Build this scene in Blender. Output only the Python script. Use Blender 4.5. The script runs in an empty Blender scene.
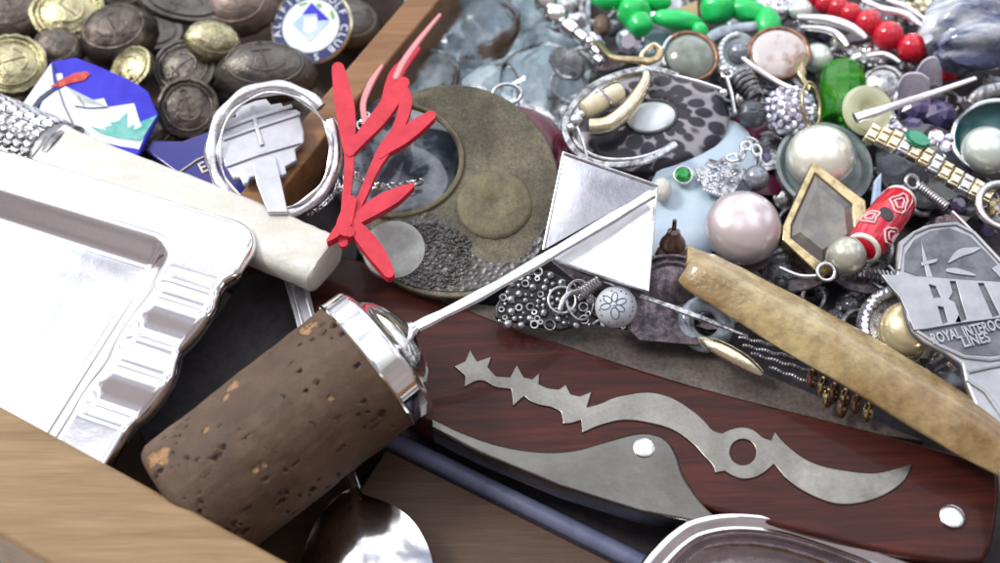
import bpy, bmesh, math, random
from math import sin, cos, pi, radians, sqrt, exp, atan2
from mathutils import Vector as V, Matrix, noise
R = random.Random(7)
sc = bpy.context.scene; COL = sc.collection
sc.unit_settings.scale_length = 0.01           # one unit is one centimetre
# ------------------------------------------------------------------ camera
PITCH = radians(55); HF = radians(45); D0 = 22.0
TG = V((0, 0, 1.8)); DIR = V((0, cos(PITCH), -sin(PITCH))); CAM = TG - DIR * D0
RT = V((1, 0, 0)); UP = V((0, sin(PITCH), cos(PITCH))); F = 500 / math.tan(HF / 2)
def ray(px, py): return (DIR * F + RT * (px - 500) - UP * (py - 281.5)).normalized()
def P(px, py, z):
    r = ray(px, py); return CAM + r * ((z - CAM.z) / r.z)
def sst(a, b, x): t = min(max((x-a)/(b-a), 0), 1); return t*t*(3-2*t)
def S(p): return (p - CAM).dot(DIR) / F         # cm per photo pixel at a point
class Pl:                                       # a real plane in the scene, tilted by (nx, ny)
    def __init__(s, px, py, z, nx=0, ny=0):
        s.o = P(px, py, z); s.n = V((nx, ny, 1)).normalized()
    def at(s, px, py, h=0):
        r = ray(px, py); o = s.o + s.n * h
        return CAM + r * ((o - CAM).dot(s.n) / r.dot(s.n))
    def pts(s, L, h=0): return [s.at(x, y, h) for x, y in L]
def frame(p, n, xd=None):
    n = V(n).normalized(); x = V(xd) if xd is not None else V((1, 0, 0))
    x = (x - n * x.dot(n))
    if x.length < 1e-4: x = V((0, 1, 0)) - n * n.y
    x.normalize(); y = n.cross(x)
    m = Matrix((x, y, n)).transposed().to_4x4(); m.translation = p; return m
def spline(pts, n=6, closed=False):
    out = []; N = len(pts); pts = [V(p) for p in pts]
    for i in range(N if closed else N - 1):
        if closed: a, b, c, d = pts[(i-1) % N], pts[i], pts[(i+1) % N], pts[(i+2) % N]
        else: a, b, c, d = pts[max(i-1, 0)], pts[i], pts[i+1], pts[min(i+2, N-1)]
        for k in range(n):
            t = k / n
            out.append(0.5 * ((2*b) + (c-a)*t + (2*a-5*b+4*c-d)*t*t + (3*b-a-3*c+d)*t*t*t))
    if not closed: out.append(pts[-1])
    return out
def ellpx(cx, cy, rx, ry, rot=0, n=40, a0=0, a1=360):
    r = radians(rot); full = abs(a1 - a0) >= 359.9; out = []
    for i in range(n if full else n + 1):
        a = radians(a0 + (a1 - a0) * i / n); x, y = rx * cos(a), ry * sin(a)
        out.append((cx + x*cos(r) - y*sin(r), cy + x*sin(r) + y*cos(r)))
    return out
def soften(L, n=4, ang=33):                     # rounds gentle bends of a traced outline, keeps its sharp corners
    out = []; N = len(L); P_ = [V(p) for p in L]
    def corner(i):
        a, b = P_[i]-P_[i-1], P_[(i+1) % N]-P_[i]; return a.length < 1e-6 or b.length < 1e-6 or a.angle(b) > radians(ang)
    cr_ = [corner(i) for i in range(N)]
    for i in range(N):
        b, c = P_[i], P_[(i+1) % N]; l = (c-b).length
        tb = (c-b) if cr_[i] else (c-P_[i-1]).normalized()*l; tc = (c-b) if cr_[(i+1) % N] else (P_[(i+2) % N]-b).normalized()*l
        for k in range(n):
            t = k/n; out.append(tuple(b*(2*t**3-3*t*t+1) + tb*(t**3-2*t*t+t) + c*(-2*t**3+3*t*t) + tc*(t**3-t*t)))
    return out
def ribbon(cl, ws, n=5):                        # leaf outline (photo px) round a centre line
    c = spline([V((x, y, w)) for (x, y), w in zip(cl, ws)], n)
    L, Rr = [], []
    for i, p in enumerate(c):
        q = c[min(i+1, len(c)-1)] - c[max(i-1, 0)]; t = V((q.x, q.y)).normalized(); nn = V((-t.y, t.x))
        w = max(p.z, .4)
        L.append((p.x + nn.x*w, p.y + nn.y*w)); Rr.append((p.x - nn.x*w, p.y - nn.y*w))
    def cap_(a, b):
        a, b = V(a), V(b); m_ = (a+b)/2; d = a-m_; s_ = V((-d.y, d.x)); return [tuple(m_ + d*cos(x) + s_*sin(x)*sg) for x in (.5, 1.05, 1.57, 2.09, 2.64)]
    e = V((c[-1].x-c[-2].x, c[-1].y-c[-2].y)); d = V(L[-1])-V(Rr[-1]); sg = 1 if V((-d.y, d.x)).dot(e) > 0 else -1; c1 = cap_(L[-1], Rr[-1])
    e = V((c[0].x-c[1].x, c[0].y-c[1].y)); d = V(Rr[0])-V(L[0]); sg = 1 if V((-d.y, d.x)).dot(e) > 0 else -1; c2 = cap_(Rr[0], L[0])
    return L + c1 + Rr[::-1] + c2
# ------------------------------------------------------------------ mesh builder
class MB:
    def __init__(s): s.bm = bmesh.new(); s.mi = 0
    def face(s, vs):
        try: f = s.bm.faces.new(vs); f.material_index = s.mi; return f
        except ValueError: return None
    def loft(s, rings, closed=False, cap=True):
        vr = [[s.bm.verts.new(p) for p in r] for r in rings]; n = len(vr[0]); m = len(vr)
        for i in range(m if closed else m - 1):
            a, b = vr[i], vr[(i+1) % m]
            for k in range(n): s.face((a[k], a[(k+1) % n], b[(k+1) % n], b[k]))
        if cap and not closed: s.face(vr[0][::-1]); s.face(vr[-1])
    def lathe(s, M, prof, seg=32, sx=1, sy=1, wob=0):
        rings = []
        for r, z in prof:
            rings.append([M @ V((max(r, 1e-4)*sx*cos(2*pi*k/seg)*(1+wob*sin(5*k)), max(r, 1e-4)*sy*sin(2*pi*k/seg)*(1+wob*sin(3*k)), z)) for k in range(seg)])
        s.loft(rings)
    def ell(s, M, a, b, c, seg=24, rg=14, f=None):
        rings = []
        for i in range(rg + 1):
            t = pi * i / rg; r = max(sin(t), 1e-3); z = -cos(t); ring = []
            for k in range(seg):
                u = V((r*cos(2*pi*k/seg), r*sin(2*pi*k/seg), z)); g = f(u) if f else 1
                ring.append(M @ V((u.x*a*g, u.y*b*g, u.z*c*g)))
            rings.append(ring)
        s.loft(rings)
    def ball(s, p, r, seg=16, rg=10): s.ell(Matrix.Translation(p), r, r, r, seg, rg)
    def tube(s, pts, r, seg=10, closed=False, up=None, flat=1.0):
        n = len(pts); rings = []; prev = V(up) if up is not None else None
        for i in range(n):
            t = (pts[(i+1) % n] - pts[i-1]) if closed else (pts[min(i+1, n-1)] - pts[max(i-1, 0)])
            t.normalize()
            if prev is None: prev = V((0, 0, 1)) if abs(t.z) < .9 else V((1, 0, 0))
            u = (V(up) if up is not None else prev); u = (u - t*u.dot(t)).normalized(); prev = u; w = t.cross(u)
            rr = r[i] if isinstance(r, (list, tuple)) else r
            rings.append([pts[i] + w*cos(2*pi*k/seg)*rr + u*sin(2*pi*k/seg)*rr*flat for k in range(seg)])
        s.loft(rings, closed)
    def torus(s, M, a, r, b=None, seg=32, rs=10, flat=1.0, a0=0, a1=360):
        b = b or a; cl = abs(a1-a0) > 359
        L = [M @ V((a*cos(radians(a0+(a1-a0)*k/seg)), b*sin(radians(a0+(a1-a0)*k/seg)), 0)) for k in range(seg if cl else seg+1)]
        s.tube(L, r, rs, cl, up=M.to_3x3() @ V((0, 0, 1)), flat=flat)
    def prism(s, loops, n, th):                 # loops[0] outline, others holes; top at the points, body below
        vs = []; es = []; dn = V(n) * th
        for L in loops:
            v = [s.bm.verts.new(p) for p in L]; vs.append(v)
            for i in range(len(v)): es.append(s.bm.edges.new((v[i], v[(i+1) % len(v)])))
        if len(loops) == 1:
            f = s.face(vs[0]); f.normal_update()
            if f.normal.dot(n) < 0: f.normal_flip()
            bot = [s.bm.verts.new(v.co - dn) for v in vs[0]]; s.face(bot[::-1])
            bots = [bot]
        else:
            g = bmesh.ops.triangle_fill(s.bm, use_beauty=True, use_dissolve=False, edges=es, normal=V(n))
            fs = [x for x in g['geom'] if isinstance(x, bmesh.types.BMFace)]
            mp = {}
            for L in vs:
                for v in L: mp[v] = s.bm.verts.new(v.co - dn)
            for f in fs:
                f.material_index = s.mi; s.face([mp[v] for v in f.verts][::-1])
            bots = [[mp[v] for v in L] for L in vs]
        for a, b in zip(vs, bots):
            for i in range(len(a)):
                j = (i+1) % len(a); s.face((a[i], b[i], b[j], a[j]))
    def box(s, M, x, y, z):
        c = [M @ V((i*x/2, j*y/2, k*z/2)) for k in (-1, 1) for i, j in ((-1, -1), (1, -1), (1, 1), (-1, 1))]
        v = [s.bm.verts.new(p) for p in c]
        for q in ((3, 2, 1, 0), (4, 5, 6, 7), (0, 1, 5, 4), (1, 2, 6, 5), (2, 3, 7, 6), (3, 0, 4, 7)): s.face([v[i] for i in q])
    def grid(s, fn, nu, nv, u0=0, u1=1, v0=0, v1=1):
        g = [[s.bm.verts.new(fn(u0+(u1-u0)*i/nu, v0+(v1-v0)*j/nv)) for j in range(nv+1)] for i in range(nu+1)]
        for i in range(nu):
            for j in range(nv): s.face((g[i][j], g[i+1][j], g[i+1][j+1], g[i][j+1]))
    def text(s, t, M, size, depth=.01, ax='CENTER', xs=1.0, shear=0, off=0):
        cu = bpy.data.curves.new('t', 'FONT'); cu.body = t; cu.size = size; cu.extrude = depth; cu.align_x = ax
        cu.align_y = 'CENTER'; cu.shear = shear; cu.offset = off; cu.resolution_u = 3
        o = bpy.data.objects.new('t', cu); COL.objects.link(o)
        me = bpy.data.meshes.new_from_object(o.evaluated_get(bpy.context.evaluated_depsgraph_get()))
        me.transform(M @ Matrix.Diagonal((xs, 1, 1, 1))); k = len(s.bm.faces); s.bm.from_mesh(me)
        s.bm.faces.ensure_lookup_table()
        for f in s.bm.faces[k:]: f.material_index = s.mi
        bpy.data.objects.remove(o); bpy.data.meshes.remove(me); bpy.data.curves.remove(cu)
ROOT = {}
def thing(name, label, cat, loc, group=None):
    o = bpy.data.objects.new(name, None); COL.objects.link(o); o.location = loc; o.empty_display_size = .3
    o['label'] = label; o['category'] = cat
    if group: o['group'] = group
    ROOT[o] = V(loc); return o
def mk(name, mb, mats, parent=None, bevel=0, loc=None, sharp=40, flat=False, subs=0, label=None):
    bm = mb.bm; bmesh.ops.recalc_face_normals(bm, faces=bm.faces)
    if parent is not None: base = ROOT[parent]
    elif loc is not None: base = V(loc)
    else:
        b = [v.co for v in bm.verts]
        base = V((sum(v.x for v in b)/len(b), sum(v.y for v in b)/len(b), min(v.z for v in b)))
    bmesh.ops.translate(bm, verts=bm.verts, vec=-base)
    me = bpy.data.meshes.new(name); bm.to_mesh(me); bm.free()
    for m in (mats if isinstance(mats, (list, tuple)) else [mats]): me.materials.append(m)
    if not flat:
        for p in me.polygons: p.use_smooth = True
        me.set_sharp_from_angle(angle=radians(sharp))
    o = bpy.data.objects.new(name, me); COL.objects.link(o)
    if parent is not None:
        o.parent = parent; ROOT[o] = base
        if parent.type == 'MESH': pass
    else: o.location = base; ROOT[o] = base
    if bevel:
        b = o.modifiers.new('bevel', 'BEVEL'); b.width = bevel; b.segments = 3; b.limit_method = 'ANGLE'; b.angle_limit = radians(45)
        b.use_clamp_overlap = True
    if subs:
        q = o.modifiers.new('sub', 'SUBSURF'); q.levels = q.render_levels = subs
    if label: o['label'] = label
    return o
def solo(name, mb, mats, label, cat, group=None, **k):
    o = mk(name, mb, mats, **k); o['label'] = label; o['category'] = cat
    if group: o['group'] = group
    return o
# ------------------------------------------------------------------ materials
def nm(name):
    m = bpy.data.materials.new(name); m.use_nodes = True; nt = m.node_tree
    return m, nt, nt.nodes['Principled BSDF']
def ramp(nt, src, stops):
    r = nt.nodes.new('ShaderNodeValToRGB'); e = r.color_ramp.elements
    while len(e) < len(stops): e.new(.5)
    for x, (p, c) in zip(e, stops): x.position = p; x.color = (*c, 1) if len(c) == 3 else c
    nt.links.new(src, r.inputs[0]); return r.outputs[0]
def tex(nt, kind, scale, mapping=None, **kw):
    c = nt.nodes.new('ShaderNodeTexCoord'); out = c.outputs['Object']
    if mapping:
        mp = nt.nodes.new('ShaderNodeMapping'); mp.inputs['Rotation'].default_value = mapping[0]; mp.inputs['Scale'].default_value = mapping[1]
        nt.links.new(out, mp.inputs[0]); out = mp.outputs[0]
    t = nt.nodes.new(kind); nt.links.new(out, t.inputs['Vector']); t.inputs['Scale'].default_value = scale
    for k, v in kw.items():
        if k in t.inputs: t.inputs[k].default_value = v
        else: setattr(t, k, v)
    return t
def bump(nt, b, src, strength, dist):
    n = nt.nodes.new('ShaderNodeBump'); n.inputs['Strength'].default_value = strength; n.inputs['Distance'].default_value = dist
    nt.links.new(src, n.inputs['Height'])
    if b.inputs['Normal'].links: nt.links.new(b.inputs['Normal'].links[0].from_socket, n.inputs['Normal'])
    nt.links.new(n.outputs[0], b.inputs['Normal'])
def mat(name, c1, c2=None, ns=3, lo=.4, hi=.6, metal=0, rough=.4, r2=None, bs=0, bd=.02, bst=.5, coat=0, trans=0, ior=1.45, sss=0, spec=.5, mapping=None, vor=0, vd=.03, speck=0, ss=22):
    m, nt, b = nm(name); I = b.inputs
    I['Metallic'].default_value = metal; I['Roughness'].default_value = rough; I['Coat Weight'].default_value = coat; I['Coat Roughness'].default_value = .05
    I['Transmission Weight'].default_value = trans; I['IOR'].default_value = ior; I['Specular IOR Level'].default_value = spec
    if sss: I['Subsurface Weight'].default_value = sss; I['Subsurface Radius'].default_value = (.3, .25, .2); I['Subsurface Scale'].default_value = .5
    I['Base Color'].default_value = (*c1, 1)
    if c2:
        t = tex(nt, 'ShaderNodeTexNoise', ns, mapping, Detail=8, Roughness=.65)
        nt.links.new(ramp(nt, t.outputs['Fac'], [(lo, c1), (hi, c2)]), I['Base Color'])
        if r2 is not None:
            nt.links.new(ramp(nt, t.outputs['Fac'], [(lo, (rough,)*3), (hi, (r2,)*3)]), I['Roughness'])
    if speck:
        t = tex(nt, 'ShaderNodeTexNoise', ss, None, Detail=5, Roughness=.7); t2 = tex(nt, 'ShaderNodeTexNoise', ss*.22, None, Detail=5, Roughness=.7)
        k = 1 - speck; mx = nt.nodes.new('ShaderNodeMix'); mx.data_type = 'RGBA'; mx.blend_type = 'MULTIPLY'; mx.inputs['Factor'].default_value = 1
        my = nt.nodes.new('ShaderNodeMix'); my.data_type = 'RGBA'; my.blend_type = 'MULTIPLY'; my.inputs['Factor'].default_value = 1
        src = I['Base Color'].links[0].from_socket if I['Base Color'].links else None
        if src: nt.links.new(src, mx.inputs['A'])
        else: mx.inputs['A'].default_value = (*c1, 1)
        nt.links.new(ramp(nt, t.outputs['Fac'], [(.40, (k, k, k)), (.56, (1.0, 1.0, 1.0))]), mx.inputs['B'])
        k2 = 1 - speck*.6; nt.links.new(mx.outputs['Result'], my.inputs['A']); nt.links.new(ramp(nt, t2.outputs['Fac'], [(.36, (k2, k2, k2)), (.52, (1.0, 1.0, 1.0))]), my.inputs['B'])
        nt.links.new(my.outputs['Result'], I['Base Color'])
    if vor:
        v = tex(nt, 'ShaderNodeTexVoronoi', vor); bump(nt, b, v.outputs['Distance'], .8, vd)
    if bs:
        t = tex(nt, 'ShaderNodeTexNoise', bs, mapping, Detail=6, Roughness=.6); bump(nt, b, t.outputs['Fac'], bst, bd)
    return m
UD = (P(290, 563, 3.2) - P(0, 405, 3.2)).normalized(); ANG = atan2(UD.y, UD.x); VD = V((-UD.y, UD.x, 0))
KD = (P(1000, 500, 2.8) - P(440, 380, 1.9)); KA = atan2(KD.y, KD.x)
silver = mat('polished_silver', (.86, .86, .87), (.74, .73, .74), 1.2, .45, .75, 1, .09, .2, bs=5, bd=.006, bst=.35)
silver2 = mat('worn_silver', (.74, .75, .77), (.45, .45, .47), 4, .45, .7, 1, .22, .4, bs=14, bd=.01)
pewter = mat('satin_pewter', (.42, .43, .455), (.33, .34, .365), 2.5, .4, .7, .85, .42, .5, bs=25, bd=.004)
dsilver = mat('tarnished_silver', (.55, .56, .58), (.13, .13, .14), 6, .42, .62, 1, .25, .45, bs=18, bd=.02)
steel = mat('knife_steel', (.30, .29, .265), (.19, .182, .16), .9, .38, .64, 1, .27, .38, bs=10, bd=.008, bst=.6, speck=.10, ss=16)
bsteel = mat('bolster_steel', (.175, .168, .155), (.11, .105, .097), .45, .36, .66, 1, .2, .26, bs=1.2, bd=.05, bst=.5)
plaqm = mat('shade_tinted_white_metal', (.70, .70, .74), (.62, .62, .66), 1.5, metal=.95, rough=.16, bs=3, bd=.01)  # greyer copy of the lozenge metal: shade of the upper fold put into colour
wmetal = mat('light_tinted_white_metal', (.84, .86, .90), (.74, .76, .80), 2, metal=.5, rough=.2, bs=4, bd=.008)  # paler copy of the same metal: light on the lower fold put into colour
blade = mat('old_blade_steel', (.19, .165, .15), (.12, .10, .092), 1.2, .35, .65, .6, .5, .6, bs=16, bd=.012, speck=.3, ss=14)
gold = mat('worn_gold', (.50, .41, .24), (.25, .19, .10), 5, .45, .7, 1, .2, .35, bs=12, bd=.01)
pgold = mat('pale_gold', (.83, .76, .55), (.6, .5, .32), 5, .45, .7, 1, .2, .35, bs=12, bd=.01)
rosy = mat('rosy_brown_button_metal', (.20, .15, .13), (.13, .10, .09), 2, metal=.6, rough=.42, bs=3, bd=.08)
copper = mat('dark_copper', (.35, .2, .13), (.15, .09, .07), 6, .4, .6, .9, .3, .4)
brassb = mat('brass_button_metal', (.60, .56, .34), (.22, .2, .12), 2.2, .45, .66, 1, .22, .4, bs=4, bd=.07, bst=.9, speck=.25, ss=8)
brassd = mat('tarnished_button_metal', (.10, .085, .078), (.22, .19, .15), 1.6, .42, .68, .8, .34, .28, bs=3, bd=.08, bst=.9, speck=.2, ss=9)
brassg = mat('grey_button_metal', (.11, .098, .09), (.2, .185, .155), 1.5, .4, .7, .75, .36, .3, bs=2.5, bd=.08, bst=.9, speck=.15, ss=9)
bronze = mat('patinated_bronze', (.215, .195, .13), (.095, .085, .062), .75, .36, .62, .55, .38, .54, bs=26, bd=.014, bst=.7, speck=.35, ss=20)
olive = mat('olive_verdigris', (.21, .19, .105), (.115, .10, .07), 2.5, .4, .7, .35, .55, .6, bs=12, bd=.03, speck=.3, ss=20)
hamm = mat('hammered_bronze', (.17, .165, .165), (.08, .072, .065), 3, .4, .65, .5, .42, .5, vor=10, vd=.06, speck=.3)
redf = mat('red_pendant_enamel', (.66, .035, .06), (.48, .016, .035), 2.2, .4, .7, 0, .5, bs=20, bd=.012, speck=.05, ss=16)
pinkf = mat('pale_pink_enamel', (.75, .32, .33), rough=.5)
white = mat('white_paint', (.82, .84, .86), rough=.3, coat=.3)
black = mat('black_lacquer', (.012, .012, .014), rough=.2, coat=.5)
blackm = mat('black_matte', (.03, .028, .034), (.05, .044, .048), 5, rough=.6)
navy = mat('navy_enamel', (.015, .02, .13), rough=.2, coat=.6)
royal = mat('royal_blue_enamel', (.035, .03, .52), (.05, .045, .6), 2, .4, .6, rough=.5, coat=.0, spec=.3)
sky_e = mat('light_blue_enamel', (.32, .52, .85), (.6, .75, .9), 1.5, .35, .6, rough=.2, coat=.5)
wen = mat('white_enamel', (.74, .80, .83), rough=.3, coat=.3)
teal = mat('teal_enamel', (.05, .36, .33), (.2, .5, .46), 3, rough=.45)
redt = mat('red_enamel', (.5, .03, .03), (.6, .12, .06), 6, rough=.5)
gline = mat('grey_enamel_line', (.06, .07, .12), rough=.3)
burg = mat('burgundy_plastic', (.11, .008, .025), (.07, .006, .018), 3, rough=.2, coat=.4)
cream = mat('cream_bead_plastic', (.74, .69, .52), (.6, .52, .36), 3, rough=.35, sss=.1)
redg = mat('red_glass_bead', (.55, .01, .03), rough=.12, coat=.6, sss=.1)
greenp = mat('bright_green_plastic', (.01, .52, .10), (.02, .62, .16), 3, rough=.28, coat=.3)
greeng = mat('green_bottle_glass', (.10, .62, .05), rough=.04, trans=.75, ior=1.5)
yelg = mat('yellow_frosted_glass', (.74, .76, .52), rough=.25, trans=.45, coat=.3)
blkg = mat('smoky_glass', (.16, .18, .21), (.07, .075, .09), 2, rough=.06, trans=.45, ior=1.5, coat=.6)
crys = mat('rhinestone', (.84, .84, 1.0), rough=.02, metal=.75, trans=.2, ior=1.9)
emer = mat('emerald_glass', (.0, .28, .14), rough=.05, coat=1)
emer2 = mat('green_rhinestone', (.04, .32, .08), rough=.05, trans=.2, metal=.4)
amber = mat('amber_resin', (.13, .06, .035), (.07, .03, .02), 6, rough=.15, coat=.8)
opal = mat('milky_blue_plastic', (.52, .65, .74), (.45, .56, .68), 1, rough=.35, sss=.3)
teald = mat('dark_teal_enamel', (.01, .09, .09), rough=.25, coat=.4)
tealg = mat('grey_teal_shell', (.16, .22, .24), (.3, .35, .36), 2, rough=.2, coat=.5)
grayb = mat('blue_grey_glass_ring', (.36, .44, .52), (.15, .18, .22), 3, rough=.1, coat=.8)
tan = mat('tan_card', (.45, .33, .17), rough=.6)
brown = mat('brown_bead', (.16, .1, .07), (.08, .05, .04), 8, rough=.4)
plum = mat('plum_metal', (.20, .16, .18), (.05, .045, .055), 5, .4, .62, .7, .25, .4, bs=8, bd=.03)
glassb = mat('pale_blue_glass', (.93, .98, 1.0), rough=.0, trans=1.0, ior=1.5, bs=1.5, bd=.06, bst=.5)
poly = mat('pale_blue_polythene', (.78, .90, .96), (.30, .42, .50), 2.2, .40, .54, rough=.2, coat=.5, bs=2.2, bd=.15, bst=.8)
marble = mat('dark_marbled_glass', (.045, .06, .08), (.34, .41, .47), 1.3, .46, .72, rough=.08, coat=1)
agate = mat('grey_green_agate', (.17, .20, .17), (.32, .36, .32), 1.3, .4, .7, rough=.18, coat=.7)
cameo = mat('mottled_shell', (.58, .54, .54), (.28, .15, .09), 1.5, .50, .64, rough=.3, coat=.4)
slate = mat('blue_liner_plastic', (.11, .125, .21), (.14, .155, .25), 3, rough=.45)
liner = mat('dark_box_lining', (.028, .025, .03), (.045, .04, .045), 4, rough=.8)
boney = mat('old_bone', (.68, .68, .64), (.60, .58, .49), .8, .40, .70, rough=.3, coat=.35, sss=.1, bs=5, bd=.015, bst=.6, mapping=((0, 0, .42), (.5, 3, 3)), speck=.07, ss=12)
horn = mat('polished_horn', (.50, .40, .20), (.24, .145, .055), .7, .38, .64, rough=.13, r2=.28, coat=.5, bs=11, bd=.016, bst=.8, sss=.1, speck=.25, ss=5)
purp = mat('purple_stone', (.06, .045, .14), (.12, .1, .2), 2, rough=.12, coat=.8)
lilac = mat('lilac_ribbon_metal', (.50, .48, .56), (.35, .32, .4), 3, rough=.3, metal=.5)
swirl = mat('swirled_grey_glass', (.72, .77, .82), (.10, .13, .26), .7, .44, .58, rough=.06, trans=.2, coat=1, mapping=((0, .4, .7), (.7, 2.4, 1)))
clothm = mat('pale_table_cloth', (.70, .72, .76), (.75, .77, .8), 8, rough=.9, bs=60, bd=.01)
def pearlmat(name, c, c2, rough=.25):
    m, nt, b = nm(name); I = b.inputs
    w = nt.nodes.new('ShaderNodeLayerWeight'); w.inputs[0].default_value = .45
    nt.links.new(ramp(nt, w.outputs['Facing'], [(.2, c), (.85, c2)]), I['Base Color'])
    I['Roughness'].default_value = rough; I['Coat Weight'].default_value = .35; I['Coat Roughness'].default_value = .1; I['Metallic'].default_value = .5
    t = tex(nt, 'ShaderNodeTexNoise', 14, Detail=4); bump(nt, b, t.outputs['Fac'], .25, .008); return m
pearlw = pearlmat('white_pearl', (.84, .83, .73), (.55, .60, .55))
pearlm = pearlmat('mauve_pearl', (.68, .60, .60), (.50, .44, .46))
pearlg = pearlmat('grey_pearl', (.52, .52, .44), (.36, .36, .32))
pearld = pearlmat('dark_pearl', (.26, .28, .32), (.12, .13, .17), .18)
pearly = pearlmat('gold_pearl', (.72, .62, .38), (.5, .38, .2))
pearlb = pearlmat('pale_green_pearl', (.68, .76, .70), (.45, .55, .52))
def wood(name, a, b_, c, ang, sc_=1.0, rough=.45, coat=.0, st=.5, bd=.02):
    m, nt, b = nm(name)
    t = tex(nt, 'ShaderNodeTexNoise', 1.4*sc_, ((0, 0, -ang), (.22, 3.2, 3.2)), Detail=10, Roughness=.62, Distortion=.8)
    f = tex(nt, 'ShaderNodeTexNoise', 9*sc_, ((0, 0, -ang), (.12, 5, 5)), Detail=5, Roughness=.7)
    mx = nt.nodes.new('ShaderNodeMix'); mx.data_type = 'RGBA'; mx.blend_type = 'MULTIPLY'; mx.inputs['Factor'].default_value = .55
    nt.links.new(ramp(nt, t.outputs['Fac'], [(.3, a), (.5, b_), (.68, c)]), mx.inputs['A'])
    nt.links.new(ramp(nt, f.outputs['Fac'], [(.35, (.6, .56, .52)), (.6, (1, 1, 1))]), mx.inputs['B'])
    nt.links.new(mx.outputs['Result'], b.inputs['Base Color']); b.inputs['Roughness'].default_value = rough; b.inputs['Coat Weight'].default_value = coat
    bump(nt, b, f.outputs['Fac'], st, bd); return m
woodr = wood('varnished_tray_wood', (.21, .125, .05), (.285, .18, .08), (.345, .23, .11), ANG, rough=.5, coat=.0)
woodv = wood('divider_wood', (.17, .075, .024), (.26, .125, .045), (.32, .165, .065), ANG + pi/2, rough=.5)
woodf = wood('dark_tray_floor', (.055, .027, .013), (.08, .04, .019), (.10, .052, .027), ANG, rough=.5)
rose = wood('rosewood_scales', (.024, .005, .004), (.048, .009, .006), (.078, .016, .009), KA, 1.3, .45, .10, .35, .01)
rose.node_tree.nodes['Principled BSDF'].inputs['Specular IOR Level'].default_value = .22
def corkmat():
    m, nt, b = nm('old_cork'); I = b.inputs
    n1 = tex(nt, 'ShaderNodeTexNoise', 1.6, Detail=9, Roughness=.65); v = tex(nt, 'ShaderNodeTexVoronoi', 2.6, ((0, .5, .6), (.8, 1.5, 1.2)))
    n2 = tex(nt, 'ShaderNodeTexNoise', 2.3, ((0, .4, .6), (.7, 2.2, 1.6)), Detail=4, Roughness=.5)
    base = ramp(nt, n1.outputs['Fac'], [(.3, (.052, .027, .013)), (.55, (.09, .05, .027)), (.75, (.14, .085, .05))])
    n3 = tex(nt, 'ShaderNodeTexNoise', 6.5, ((0, .5, .6), (.8, 1.3, 1.1)), Detail=2, Roughness=.6, Distortion=.4); pit = ramp(nt, n3.outputs['Fac'], [(.22, (0, 0, 0)), (.28, (1, 1, 1))])
    chip = ramp(nt, n2.outputs['Fac'], [(.74, (0, 0, 0)), (.76, (1, 1, 1))])
    m1 = nt.nodes.new('ShaderNodeMix'); m1.data_type = 'RGBA'; nt.links.new(chip, m1.inputs['Factor']); nt.links.new(base, m1.inputs['A']); m1.inputs['B'].default_value = (.34, .21, .10, 1)
    m2 = nt.nodes.new('ShaderNodeMix'); m2.data_type = 'RGBA'; nt.links.new(pit, m2.inputs['Factor']); m2.inputs['A'].default_value = (.035, .02, .013, 1); nt.links.new(m1.outputs['Result'], m2.inputs['B'])
    nt.links.new(m2.outputs['Result'], I['Base Color']); I['Roughness'].default_value = .62
    bump(nt, b, pit, .9, .06); bump(nt, b, tex(nt, 'ShaderNodeTexNoise', 9, Detail=8, Roughness=.7).outputs['Fac'], .6, .03); return m
cork = corkmat()
def crackmat(c):                                # dark patches in rows running out from the centre, pale joints
    m, nt, b = nm('spotted_lacquer'); tc = nt.nodes.new('ShaderNodeTexCoord')
    sp = nt.nodes.new('ShaderNodeSeparateXYZ'); nt.links.new(tc.outputs['Object'], sp.inputs[0])
    def ma(op, a, b2=None):
        q = nt.nodes.new('ShaderNodeMath'); q.operation = op
        for i, x in enumerate((a, b2)):
            if x is None: continue
            if isinstance(x, (int, float)): q.inputs[i].default_value = x
            else: nt.links.new(x, q.inputs[i])
        return q.outputs[0]
    y = ma('MULTIPLY', sp.outputs['Y'], 1.25)
    an = ma('ARCTAN2', y, sp.outputs['X']); rr = ma('SQRT', ma('ADD', ma('MULTIPLY', sp.outputs['X'], sp.outputs['X']), ma('MULTIPLY', y, y)))
    cb = nt.nodes.new('ShaderNodeCombineXYZ'); nt.links.new(ma('MULTIPLY', an, 3.3), cb.inputs[0]); nt.links.new(ma('MULTIPLY', ma('POWER', rr, .8), 3.4), cb.inputs[1])
    v = nt.nodes.new('ShaderNodeTexVoronoi'); v.feature = 'F1'; v.inputs['Scale'].default_value = 1.0; v.inputs['Randomness'].default_value = .55
    nt.links.new(cb.outputs[0], v.inputs['Vector'])
    n = tex(nt, 'ShaderNodeTexNoise', 1.4, Detail=3)
    w = ma('ADD', v.outputs['Distance'], ma('MULTIPLY', ma('SUBTRACT', n.outputs['Fac'], .5), .5))
    nt.links.new(ramp(nt, w, [(.58, (.022, .020, .030)), (.69, (.30, .29, .32))]), b.inputs['Base Color'])
    b.inputs['Roughness'].default_value = .3; b.inputs['Coat Weight'].default_value = .15; b.inputs['Specular IOR Level'].default_value = .3; return m
spotted = crackmat(None)
for m, e in ((glassb, 0),): pass
# ------------------------------------------------------------------ setting
mb = MB(); mb.box(Matrix.Translation((0, 0, -1.3)), 120, 120, .2)
t = mk('table_top', mb, clothm, flat=True); t['kind'] = 'structure'
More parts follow.
